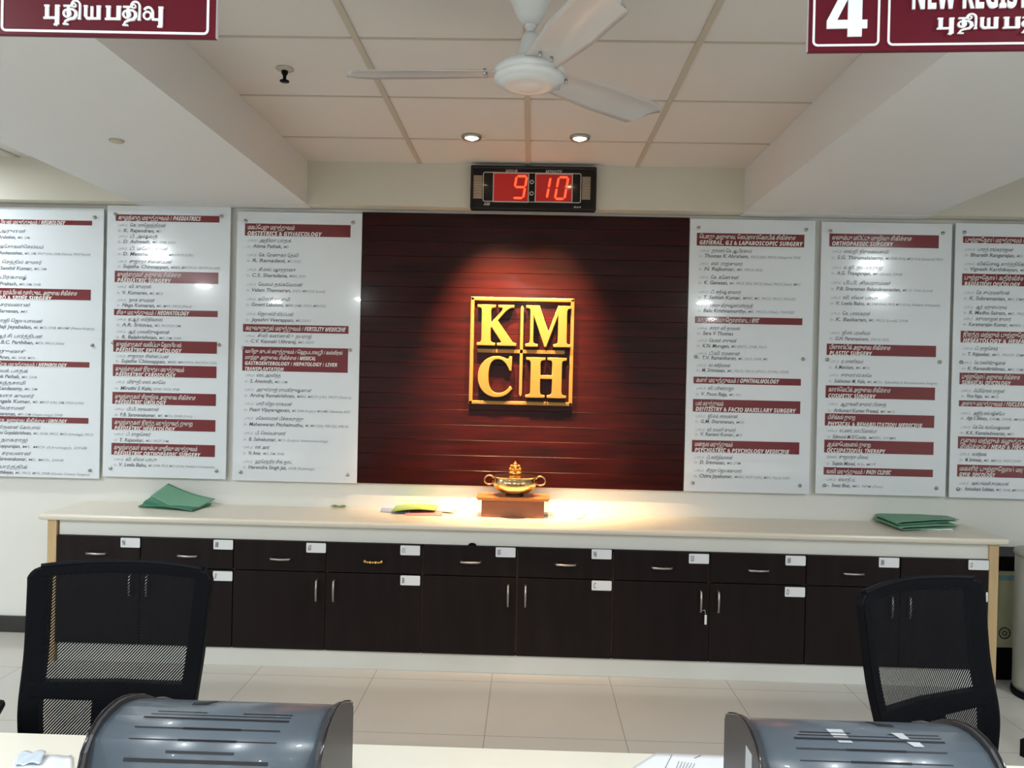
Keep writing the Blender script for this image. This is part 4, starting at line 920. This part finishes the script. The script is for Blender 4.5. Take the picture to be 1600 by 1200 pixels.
def quad_sheet(corners, z, curl=None, th=0.002, nu=14, nv=10):
    """corners in photo pixels measured on the counter plane z; curl(u,v)->extra height"""
    P4 = [UZ(x, y, z) for x, y in corners]
    bm = bmesh.new()
    def fn(u, v):
        p = (P4[0]*(1-u)+P4[1]*u)*(1-v)+(P4[3]*(1-u)+P4[2]*u)*v
        return Vector((p.x, p.y, z + (curl(u, v) if curl else 0)))
    patch(bm, fn, nu, nv, (0, 0, th)); return bm
e = 0.0006
# pile of leaflets left of the pedestal
tag(obj('leaflet', quad_sheet([(600, 784), (640, 781), (640, 803), (594, 800)], ZC+e, lambda u, v: 0.006*u, 0.001), 'bluep'), 'blue and white leaflet sticking out left under the lime green booklet', 'leaflet', 'leaflets beside the pedestal')
tag(obj('leaflet', quad_sheet([(640, 788), (692, 788), (691, 806), (632, 805)], ZC+0.002, lambda u, v: 0.008*v*0, 0.005), 'pink'), 'pink leaflet lying under the lime green booklet', 'leaflet', 'leaflets beside the pedestal')
tag(obj('leaflet', quad_sheet([(660, 787), (714, 791), (708, 801), (662, 797)], ZC+0.008, None, 0.005), 'cream'), 'cream leaflet sticking out right under the lime green booklet', 'leaflet', 'leaflets beside the pedestal')
t = thing('booklet', 'lime green booklet on top of the leaflets left of the pedestal', 'booklet', tuple(UZ(650, 795, ZC)))
bk = [(626, 784), (692, 784), (679, 799), (611, 800)]
bm = quad_sheet(bk, ZC+0.016, lambda u, v: 0.010*math.sin(u*PI)+0.004*u, 0.004); obj('cover', bm, 'lime', t)
P4 = [UZ(x, y, ZC+0.0275) for x, y in ((644, 787), (660, 787.5), (659, 790), (643, 789.5))]
bm = bmesh.new(); patch(bm, lambda u, v: (P4[0]*(1-u)+P4[1]*u)*(1-v)+(P4[3]*(1-u)+P4[2]*u)*v+Vector((0, 0, 0.004)), 4, 2, (0, 0, 0.0004)); obj('cover_print', bm, 'limep', t)
bm = bmesh.new()
# crumpled scrap of green paper
r_ = random.Random(5); cpt = UZ(530, 792, ZC)
patch(bm, lambda u, v: cpt+Vector(((u-0.5)*0.085, (v-0.5)*0.07, 0.004+0.012*abs(math.sin(u*5+v*3))*math.cos(v*2.5))), 10, 8, (0, 0, 0.0015))
tag(obj('paper_scrap', bm, 'lime'), 'crumpled scrap of lime green paper on the left part of the counter', 'paper scrap')
# white envelope right of the pedestal
bm = quad_sheet([(858, 793), (921, 799), (908, 811), (856, 807)], ZC+e, lambda u, v: 0.004*math.sin(u*3)*(1-v)+0.010*max(0, u-0.7), 0.0015)
tag(obj('envelope', bm, 'paper'), 'white sheet lying right of the wooden pedestal', 'paper')
bm = quad_sheet([(850, 790), (864, 790), (864, 806), (850, 806)], ZC+0.002, lambda u, v: 0.012*(1-v)*0, 0.004)
tag(obj('card', bm, 'sticker'), 'small pale card wedged between the pedestal and the white sheet', 'card')

# green folders, left
t = thing('green_folder', 'bent green card folder standing half open on the left of the counter', 'folder', tuple(UZ(275, 790, ZC)), group='green folders on the counter')
def lofted(Pa, nu=16, nv=10, th=0.003): pass
A = UZ(216, 792, ZC+0.004); Bp = UZ(250, 776, ZC+0.004); C_ = UZ(330, 788, ZC+0.004); D = UZ(300, 799, ZC+0.004)
bm = bmesh.new(); patch(bm, lambda u, v: (A*(1-u)+D*u)*(1-v)+(Bp*(1-u)+C_*u)*v+Vector((0, 0, 0.012*math.sin(u*PI)*(1-v))), 14, 8, (0, 0, 0.006)); obj('lower_leaf', bm, 'dgreen', t)
yA = A.y
q0 = UY(236, 775, yA-0.0); q1 = UY(263, 756, yA+0.16); q2 = UY(336, 780, yA+0.10); q3 = UY(302, 798, yA-0.03)
def top_leaf(u, v):
    # u: 0 = raised left edge, 1 = low right tip ; v: 0 = front, 1 = back
    p = (q0*(1-v)+q1*v)*(1-u)+(q3*(1-v)+q2*v)*u
    sag = -0.018*math.sin(u*PI)*(1-0.3*v)
    return Vector((p.x, p.y, max(ZC+0.004, p.z+sag)))
bm = bmesh.new(); patch(bm, top_leaf, 20, 10, (0, 0, 0.003)); obj('top_leaf', bm, 'green', t)
def front_leaf(u, v):
    p = top_leaf(u, 0.03); b_ = A*(1-u)+UZ(298, 798, ZC+0.003)*u
    q = b_*(1-v)+p*v; return q+Vector((0.004*math.sin(v*PI*3), 0.006*math.sin(v*PI*2), 0))
bm = bmesh.new(); patch(bm, front_leaf, 16, 8, (0, 0.003, 0)); obj('folded_leaf', bm, 'dgreen', t)

# green folders, right: two folded folders over a white plastic sleeve
def folded(corners, z0, h, name_, lab, m='green', thick=0.004):
    Aq, Bq, Cq, Dq = [UZ(x, y, z0+h) for x, y in corners]     # A back-left, B back-right, C front-right, D front-left ; fold along A-D
    n = 10; bm = bmesh.new()
    prof = [(1.0, h-0.002), (0.6, h+0.002), (0.12, h)] + [(0.05-0.05*math.sin(PI*k/n)*1.3+0.02, h/2+h/2*math.cos(PI*k/n)) for k in range(n+1)] + [(0.12, 0), (0.6, 0.001), (0.97, 0.003)]
    def fn(u, v):
        i = u*(len(prof)-1); a_ = prof[int(i)]; b_ = prof[min(int(i)+1, len(prof)-1)]; f = i-int(i)
        s, zz = a_[0]*(1-f)+b_[0]*f, a_[1]*(1-f)+b_[1]*f
        L_, R_ = Aq*(1-v)+Dq*v, Bq*(1-v)+Cq*v
        p = L_*(1-s)+R_*s
        return Vector((p.x, p.y, z0+zz+0.003*math.sin(s*5)*v*(zz/h)))
    patch(bm, fn, len(prof)-1, 8, (0, 0, 0.002))
    o = obj(name_, bm, m); return tag(o, lab, 'folder', 'green folders on the counter')
tag(obj('plastic_sleeve', quad_sheet([(1412, 812), (1484, 812), (1489, 829), (1415, 828)], ZC+e, lambda u, v: 0.002*abs(math.sin(u*9)), 0.004), 'paper'), 'crinkled white plastic sleeve under the green folders on the right', 'plastic sleeve')
folded([(1357, 806), (1445, 803), (1499, 821), (1408, 825)], ZC+0.0085, 0.013, 'green_folder', 'lower of the two folded green folders at the right end of the counter')
folded([(1355, 798), (1442, 794), (1499, 811), (1402, 817)], ZC+0.0295, 0.014, 'green_folder', 'upper of the two folded green folders at the right end of the counter')

# ================================================================== RIGHT CORNER: cabinet and bin
kx0 = UY(1566, 900, DW-0.15).x
t = thing('appliance', 'black box with a pale printed front standing by the wall right of the counter', 'appliance', (kx0+0.25, DW-0.2, 0))
zt_ = UY(1580, 869, DW-0.30).z
zb1, zb0 = UY(1580, 893, DW-0.32).z, UY(1580, 1012, DW-0.32).z
ax0 = er+0.02
obj('casing', B((ax0, ax0+0.5, DW-0.31, DW-0.03, 0.0, zt_), bev=0.006), 'black', t)
obj('front_panel', B((ax0+0.002, ax0+0.46, DW-0.322, DW-0.309, zb0, zb1), bev=0.002), 'carton', t, 'pale yellow-green printed panel')
zz1, zz0 = UY(1580, 899, DW-0.32).z, UY(1580, 907, DW-0.32).z
obj('blue_stripe', B((ax0+0.004, ax0+0.45, DW-0.3235, DW-0.321, zz0, zz1)), mat('pale_blue', (0.18, 0.33, 0.36), 0.5), t)
ec = UY(1571, 990, DW-0.33)
bm = bmesh.new()
for r0_, r1_ in ((0.026, 0.033), (0.008, 0.014)):
    b2 = bmesh.new(); lathe(b2, [(r0_, 0), (r1_, 0), (r1_, 0.002), (r0_, 0.002), (r0_, 0)], 32); merge(bm, b2, Matrix.Translation((max(ec.x, ax0+0.036), DW-0.3215, ec.z)) @ Matrix.Rotation(PI/2, 4, 'X'))
obj('round_mark', bm, 'cap', t)
# bin
bcx, bcy2 = UY(1592, 1040, 4.15).x+0.15, 4.17
zbt = UY(1598, 864, 4.1).z
t = thing('waste_bin', 'tall grey metal bin standing right of the counter at the picture edge', 'bin', (bcx, bcy2, 0))
bm = bmesh.new(); lathe(bm, [(0, 0.0), (0.152, 0.0), (0.155, 0.012), (0.152, 0.035), (0, 0.035)], 48); obj('base_ring', bm, 'black', t, local=True)
bm = bmesh.new(); lathe(bm, [(0, 0.035), (0.145, 0.035), (0.148, 0.06), (0.148, zbt-0.03), (0, zbt-0.03)], 48); obj('bin_body', bm, 'binmetal', t, local=True)
bm = bmesh.new(); lathe(bm, [(0, zbt-0.03), (0.152, zbt-0.03), (0.156, zbt-0.02), (0.150, zbt-0.002), (0.10, zbt+0.01), (0, zbt+0.014)], 48); obj('lid', bm, 'binmetal', t, local=True)

# ================================================================== FOREGROUND DESK
ZDK = 0.75
dy = (UZ(20, 1147, ZDK).y + UZ(1100, 1176, ZDK).y)/2
dfar = UZ(600, 1163, ZDK).y
t = thing('desk', 'long cream desk top across the bottom of the picture', 'desk', (0, dfar-0.45, 0))
obj('desk_top', B((-3.0, 3.0, dfar-0.95, dfar, ZDK-0.03, ZDK), bev=0.004), 'desk', t)
for x in (-2.95, -1.0, 1.0, 2.92): obj('support_panel', B((x-0.012, x+0.012, dfar-0.90, dfar-0.25, 0, ZDK-0.03)), 'desk', t)
obj('modesty_panel', B((-2.95, 2.95, dfar-0.915, dfar-0.90, 0.05, ZDK-0.03)), 'desk', t)

# ================================================================== PRINTERS
def make_printer(label, X0, X1, stickers=False, flip=False):
    yb = 1.0
    t = thing('printer', label, 'printer', ((X0+X1)/2, 1.43, ZDK), group='dot matrix printers on the desk')
    z0 = ZDK+0.008
    cap_pts = [(1.567, z0), (1.567, 0.936), (1.555, 0.948), (1.53, 0.962), (1.482, 0.981), (1.45, 0.990), (1.418, 0.994), (1.385, 0.992), (1.36, 0.986), (1.335, 0.972), (1.315, 0.95), (1.303, 0.92), (1.298, 0.88), (1.298, z0)]
    for s, (a, b) in enumerate(((X0, X0+0.009), (X1-0.009, X1))):
        bm = bmesh.new(); prism(bm, cap_pts, lambda u, v, d: Vector((d, u, v)), a, b)
        c = obj('end_cap', bm, 'cap', t)
        rimx = a if s == 0 else b
        bm = bmesh.new(); tube(bm, [(rimx, p[0], p[1]) for p in cap_pts[2:]], 0.0026, 8); obj('rim', bm, 'rim', c)
    inset = 0.007
    hp = [(1.555, z0), (1.555, 0.928)] + [(y + (inset if y < 1.33 else 0) - (0.0), z-inset) for y, z in cap_pts[3:12]] + [(1.306, 0.875), (1.306, 0.862)]
    bm = bmesh.new()
    prism(bm, hp[1:]+[(1.32, 0.862), (1.54, 0.90)], lambda u, v, d: Vector((d, u, v)), X0+0.008, X1-0.008, smooth=True)
    hood = obj('hood', bm, 'hood', t)
    obj('lower_body', B((X0+0.010, X1-0.010, 1.31, 1.552, z0, 0.868)), 'cap', t)
    bm = B((X0+0.03, X0+0.07, 1.32, 1.36, ZDK, z0+0.002), (X1-0.07, X1-0.03, 1.32, 1.36, ZDK, z0+0.002), (X0+0.03, X0+0.07, 1.50, 1.54, ZDK, z0+0.002), (X1-0.07, X1-0.03, 1.50, 1.54, ZDK, z0+0.002))
    obj('feet', bm, 'black', t)
    # cooling slots following the shoulder of the hood
    def surf(s):   # s = distance along hood profile
        pts = hp[1:]; acc = 0
        for (a, b), (c, d) in zip(pts, pts[1:]):
            l = math.hypot(c-a, d-b)
            if acc+l >= s:
                f = (s-acc)/l; n = Vector((0, -(b-d), (a-c))); 
                nn = Vector((0, (d-b), -(c-a))); nn.normalize()
                if nn.z < 0 and nn.y > 0: nn = -nn
                if nn.z < -0.01: nn = -nn
                return Vector((0, a+(c-a)*f, b+(d-b)*f)), nn
            acc += l
        return Vector((0, c, d)), Vector((0, -1, 0))
    w = X1-X0; bm = bmesh.new()
    for s_, x_a, x_b, hw in ((0.170, 0.22, 0.44, 0.0014), (0.170, 0.60, 0.82, 0.0014), (0.180, 0.20, 0.82, 0.0012), (0.191, 0.18, 0.82, 0.0024), (0.216, 0.17, 0.80, 0.0014), (0.216, 0.38, 0.63, 0.0022), (0.239, 0.17, 0.80, 0.0010), (0.239, 0.38, 0.63, 0.0022), (0.258, 0.34, 0.63, 0.0022), (0.272, 0.17, 0.78, 0.0030)):
        p, n = surf(s_-hw); q, n2 = surf(s_+hw)
        vs = [bm.verts.new(Vector((X0+w*xx, 0, 0))+pp+nn*0.0009) for xx, pp, nn in ((x_a, p, n), (x_b, p, n), (x_b, q, n2), (x_a, q, n2))]
        bm.faces.new(vs)
    obj('cooling_slots', bm, 'slot', hood)
    # paper knob cut-out at one end of the top
    bm = bmesh.new(); fx = (lambda v: X1-(v-X0)) if flip else (lambda v: v)
    def kn(u, v):
        a = 0.33+0.07*u; lo, hi = 0.120-0.075*u*u, 0.135-0.004*u
        p, n = surf(lo*(1-v)+hi*v); return Vector((fx(X0+w*(a+0.035*(1-v)*u)), 0, 0))+p+n*0.0010
    patch(bm, kn, 8, 10); obj('knob_opening', bm, 'slot', hood)
    bm = bmesh.new(); k0, n0 = surf(0.055)
    xk = fx(X0+w*0.12); tube(bm, [(xk-0.018, k0.y, k0.z+0.001), (xk, k0.y-0.002, k0.z+0.0025), (xk+0.018, k0.y-0.004, k0.z+0.001)], [0.002, 0.004, 0.002], 8)
    obj('release_lever', bm, 'cap', hood)
    if stickers:
        bm = bmesh.new()
        for a0_, a1_, s0, s1 in ((0.345, 0.415, 0.158, 0.200), (0.62, 0.67, 0.165, 0.186), (0.655, 0.71, 0.193, 0.205)):
            ps = []
            for aa, ss in ((a0_, s0), (a1_, s0), (a1_+0.008, s1), (a0_+0.02, s1)):
                p, n = surf(ss); ps.append(bm.verts.new(Vector((X0+w*aa, 0, 0))+p+n*0.0014))
            bm.faces.new(ps)
        obj('torn_sticker', bm, 'sticker', hood, 'remains of white stickers')
        bm = B((X0-0.001, X0+0.0005, 1.375, 1.412, 0.915, 0.955)); obj('side_sticker', bm, 'sticker', t, 'small white sticker on the end cap')
    return t
Lx0 = UY(122, 1165, 1.304).x; Lx1 = UY(552, 1120, 1.567).x
make_printer('blue-grey printer on the desk in front of the left chair', Lx0, Lx1)
Rx0 = UY(1132, 1130, 1.567).x
make_printer('blue-grey printer with torn white stickers in front of the right chair', Rx0, Rx0+(Lx1-Lx0), True, True)

# papers on the desk
bm = quad_sheet([(1025, 1177), (1135, 1181), (1180, 1260), (900, 1255)], ZDK+e, None, 0.0012); t = tag(obj('paper_sheet', bm, 'paper'), 'white printed sheet lying left of the right printer', 'paper')
ROOTLOC[t.name] = t.location.copy()
bm = bmesh.new()
def dline(a, b, w=0.0008):
    p, q = UZ(*a, ZDK+0.0022), UZ(*b, ZDK+0.0022); d = (q-p).normalized(); n = Vector((-d.y, d.x, 0))*w
    bm.faces.new([bm.verts.new(v) for v in (p+n, q+n, q-n, p-n)])
dline((1050, 1179), (1032, 1215)); dline((1095, 1180), (1085, 1185), 0.0014)
for k in range(6): dline((1061+k*5, 1189+k*0.8), (1052+k*4, 1215), 0.0007)
obj('printed_lines', bm, 'ink', t)
bm = quad_sheet([(26, 1184), (112, 1182), (118, 1260), (-20, 1260)], ZDK+e, lambda u, v: 0.004*abs(math.sin(u*7)), 0.0012); tag(obj('paper_sheet', bm, 'paper'), 'white sheets lying at the lower left beside the left printer', 'paper')
bm = quad_sheet([(30, 1178), (72, 1176), (64, 1194), (20, 1199)], ZDK+0.0065, lambda u, v: 0.006*abs(math.sin(u*6+v*4)), 0.001); tag(obj('plastic_wrap', bm, mat('bluish_wrap', (0.62, 0.70, 0.80), 0.25)), 'crumpled bluish wrapper on the sheets at lower left', 'wrapper')

# ================================================================== CHAIRS
def build_chair(label):
    """local frame: sitter faces -y; origin on the floor under the seat"""
    t = thing('office_chair', label, 'chair', (0, 0, 0), group='black mesh chairs behind the desk')
    zt, zb = 1.03, 0.50; hw = 0.262
    def sf(x, z, fwd=0.0):
        s = (z-zb)/(zt-zb)
        y = 0.262 + 0.075*s - 0.035*math.sin(s*PI*0.9)*0 - 0.045*(x/hw)**2 - 0.02*math.exp(-((s-0.28)/0.2)**2)
        return Vector((x, y-fwd, z + 0.012*(1-(x/hw)**2)*(s > 0.5)*(s-0.5)*2))
    def outer(z):
        r = 0.035
        if z > zt-r: k = (z-(zt-r))/r; return hw-r+r*math.sqrt(max(0, 1-k*k))
        s = (z-zb)/(zt-zb)
        return hw - 0.026*(1-s)
    bm = bmesh.new()
    def stile(sgn):
        def fn(u, v):
            z = zb+(zt-zb)*v; o = outer(z); i_ = 0.186 + 0.024*v
            return sf(sgn*(o*u+i_*(1-u)), z)
        patch(bm, fn, 5, 40, (0, 0.022, 0))
    stile(-1); stile(1)
    patch(bm, lambda u, v: sf((u*2-1)*outer(zt-0.03+0.03*v)*0.999, zt-0.030+0.030*v), 30, 6, (0, 0.022, 0))         # top rail
    patch(bm, lambda u, v: sf((u*2-1)*0.225, (0.664+0.016*(u-0.5)**2*4)+(0.050-0.008*abs(2*u-1))*v), 24, 4, (0, 0.026, 0))   # lumbar bar
    patch(bm, lambda u, v: sf((u*2-1)*0.225, zb+0.055*v), 24, 4, (0, 0.026, 0))         # bottom rail
    patch(bm, lambda u, v: sf((u*2-1)*(0.058-0.0*v), zb+(0.70-zb)*v), 6, 12, (0, 0.034, 0))     # spine
    obj('back_frame', bm, 'black', t, local=True)
    bm = bmesh.new(); patch(bm, lambda u, v: sf((u*2-1)*(outer(zb+(zt-0.006-zb)*v)-0.004), zb+(zt-0.006-zb)*v, 0.004), 24, 40)
    obj('back_mesh', bm, 'mesh', t, local=True)
    bm = bmesh.new(); tube(bm, [sf(x/20*(hw-0.03)-(hw-0.03)*0, zt, -0.006)+Vector((0, 0, -0.001)) for x in range(-20, 21)], 0.008, 8); obj('top_piping', bm, 'black', t, local=True)
    # seat
    bm = bmesh.new()
    def seat(u, v):
        x = (u-0.5)*0.50; y = -0.27+0.49*v
        r = max(0, (abs(u-0.5)*2)**6, (abs(v-0.5)*2)**6)
        return Vector((x*(1-0.05*abs(v-0.5)), y, 0.475+0.012*math.sin(v*5)-0.03*r))
    patch(bm, seat, 20, 20, (0, 0, -0.055)); obj('seat', bm, 'seatfab', t, local=True)
    bm = B((-0.10, 0.10, -0.10, 0.12, 0.375, 0.415), bev=0.01); tube(bm, [(0, 0.10, 0.39), (0, 0.27, 0.40), (0, 0.31, 0.47), (0, 0.265, 0.60)], 0.022, 12); obj('tilt_mechanism', bm, 'black', t, local=True)
    bm = bmesh.new(); lathe(bm, [(0, 0.09), (0.028, 0.09), (0.028, 0.25), (0.018, 0.25), (0.018, 0.38), (0, 0.38)], 24); obj('gas_column', bm, 'darkmetal', t, local=True)
    for k in range(5):
        a = 2*PI*k/5+0.3; d = Vector((math.cos(a), math.sin(a), 0))
        bm = bmesh.new(); tube(bm, [d*0.02+Vector((0, 0, 0.10)), d*0.16+Vector((0, 0, 0.095)), d*0.30+Vector((0, 0, 0.072))], [0.024, 0.02, 0.015], 10)
        lg = obj('base_arm', bm, 'black', t, local=True)
        bm = bmesh.new(); n = Vector((-d.y, d.x, 0)); c = d*0.30+Vector((0, 0, 0.027))
        tube(bm, [c-n*0.020, c-n*0.006], 0.026, 20); tube(bm, [c+n*0.006, c+n*0.020], 0.026, 20); tube(bm, [c, d*0.30+Vector((0, 0, 0.075))], 0.008, 8)
        obj('caster', bm, 'black', lg, local=True)
    return t
ch0 = build_chair('black mesh office chair behind the left printer')
def dup(root, loc, rz, label):
    def rec(o, par):
        c = o.copy(); COL.objects.link(c); c.parent = par
        for k in list(o.children): rec(k, c)
        return c
    r = rec(root, None); r.location = loc; r.rotation_euler = (0, 0, rz); r['label'] = label; return r
cL = UY(194, 880, 2.25)
def place(o, cx, cy, rz):
    # cx, cy = middle of the top edge of the back
    off = Matrix.Rotation(rz, 3, 'Z') @ Vector((0, 0.34, 0)); o.location = (cx-off.x, cy-off.y, 0); o.rotation_euler = (0, 0, rz)
place(ch0, UY(200, 880, 2.27).x, 2.27, math.radians(2))
c2 = dup(ch0, (0, 0, 0), 0, 'black mesh office chair behind the right printer, turned to the right')
place(c2, UY(1424, 912, 2.32).x, 2.32, math.radians(27))
c3 = dup(ch0, (0, 0, 0), 0, 'black office chair at the left picture edge, only its armrest showing'); c3.location = (-1.715, 1.95, 0); c3.rotation_euler = (0, 0, math.radians(23))
c4 = dup(ch0, (0, 0, 0), 0, 'black office chair at the right picture edge, only its seat corner showing'); c4.location = (1.985, 2.50, 0); c4.rotation_euler = (0, 0, math.radians(-70))
ROOTLOC[c3.name] = Vector((0, 0, 0))
t = c3
for s in (-1, 1):
    bm = bmesh.new(); tube(bm, [(s*0.20, -0.02, 0.415), (s*0.285, -0.02, 0.43), (s*0.30, -0.02, 0.50), (s*0.295, -0.03, 0.655)], 0.016, 12)
    arm = obj('armrest', bm, 'black', t, local=True)
    bm = B((s*0.295-0.038, s*0.295+0.038, -0.16, 0.09, 0.650, 0.678), bev=0.011); obj('arm_pad', bm, 'black', arm, local=True)
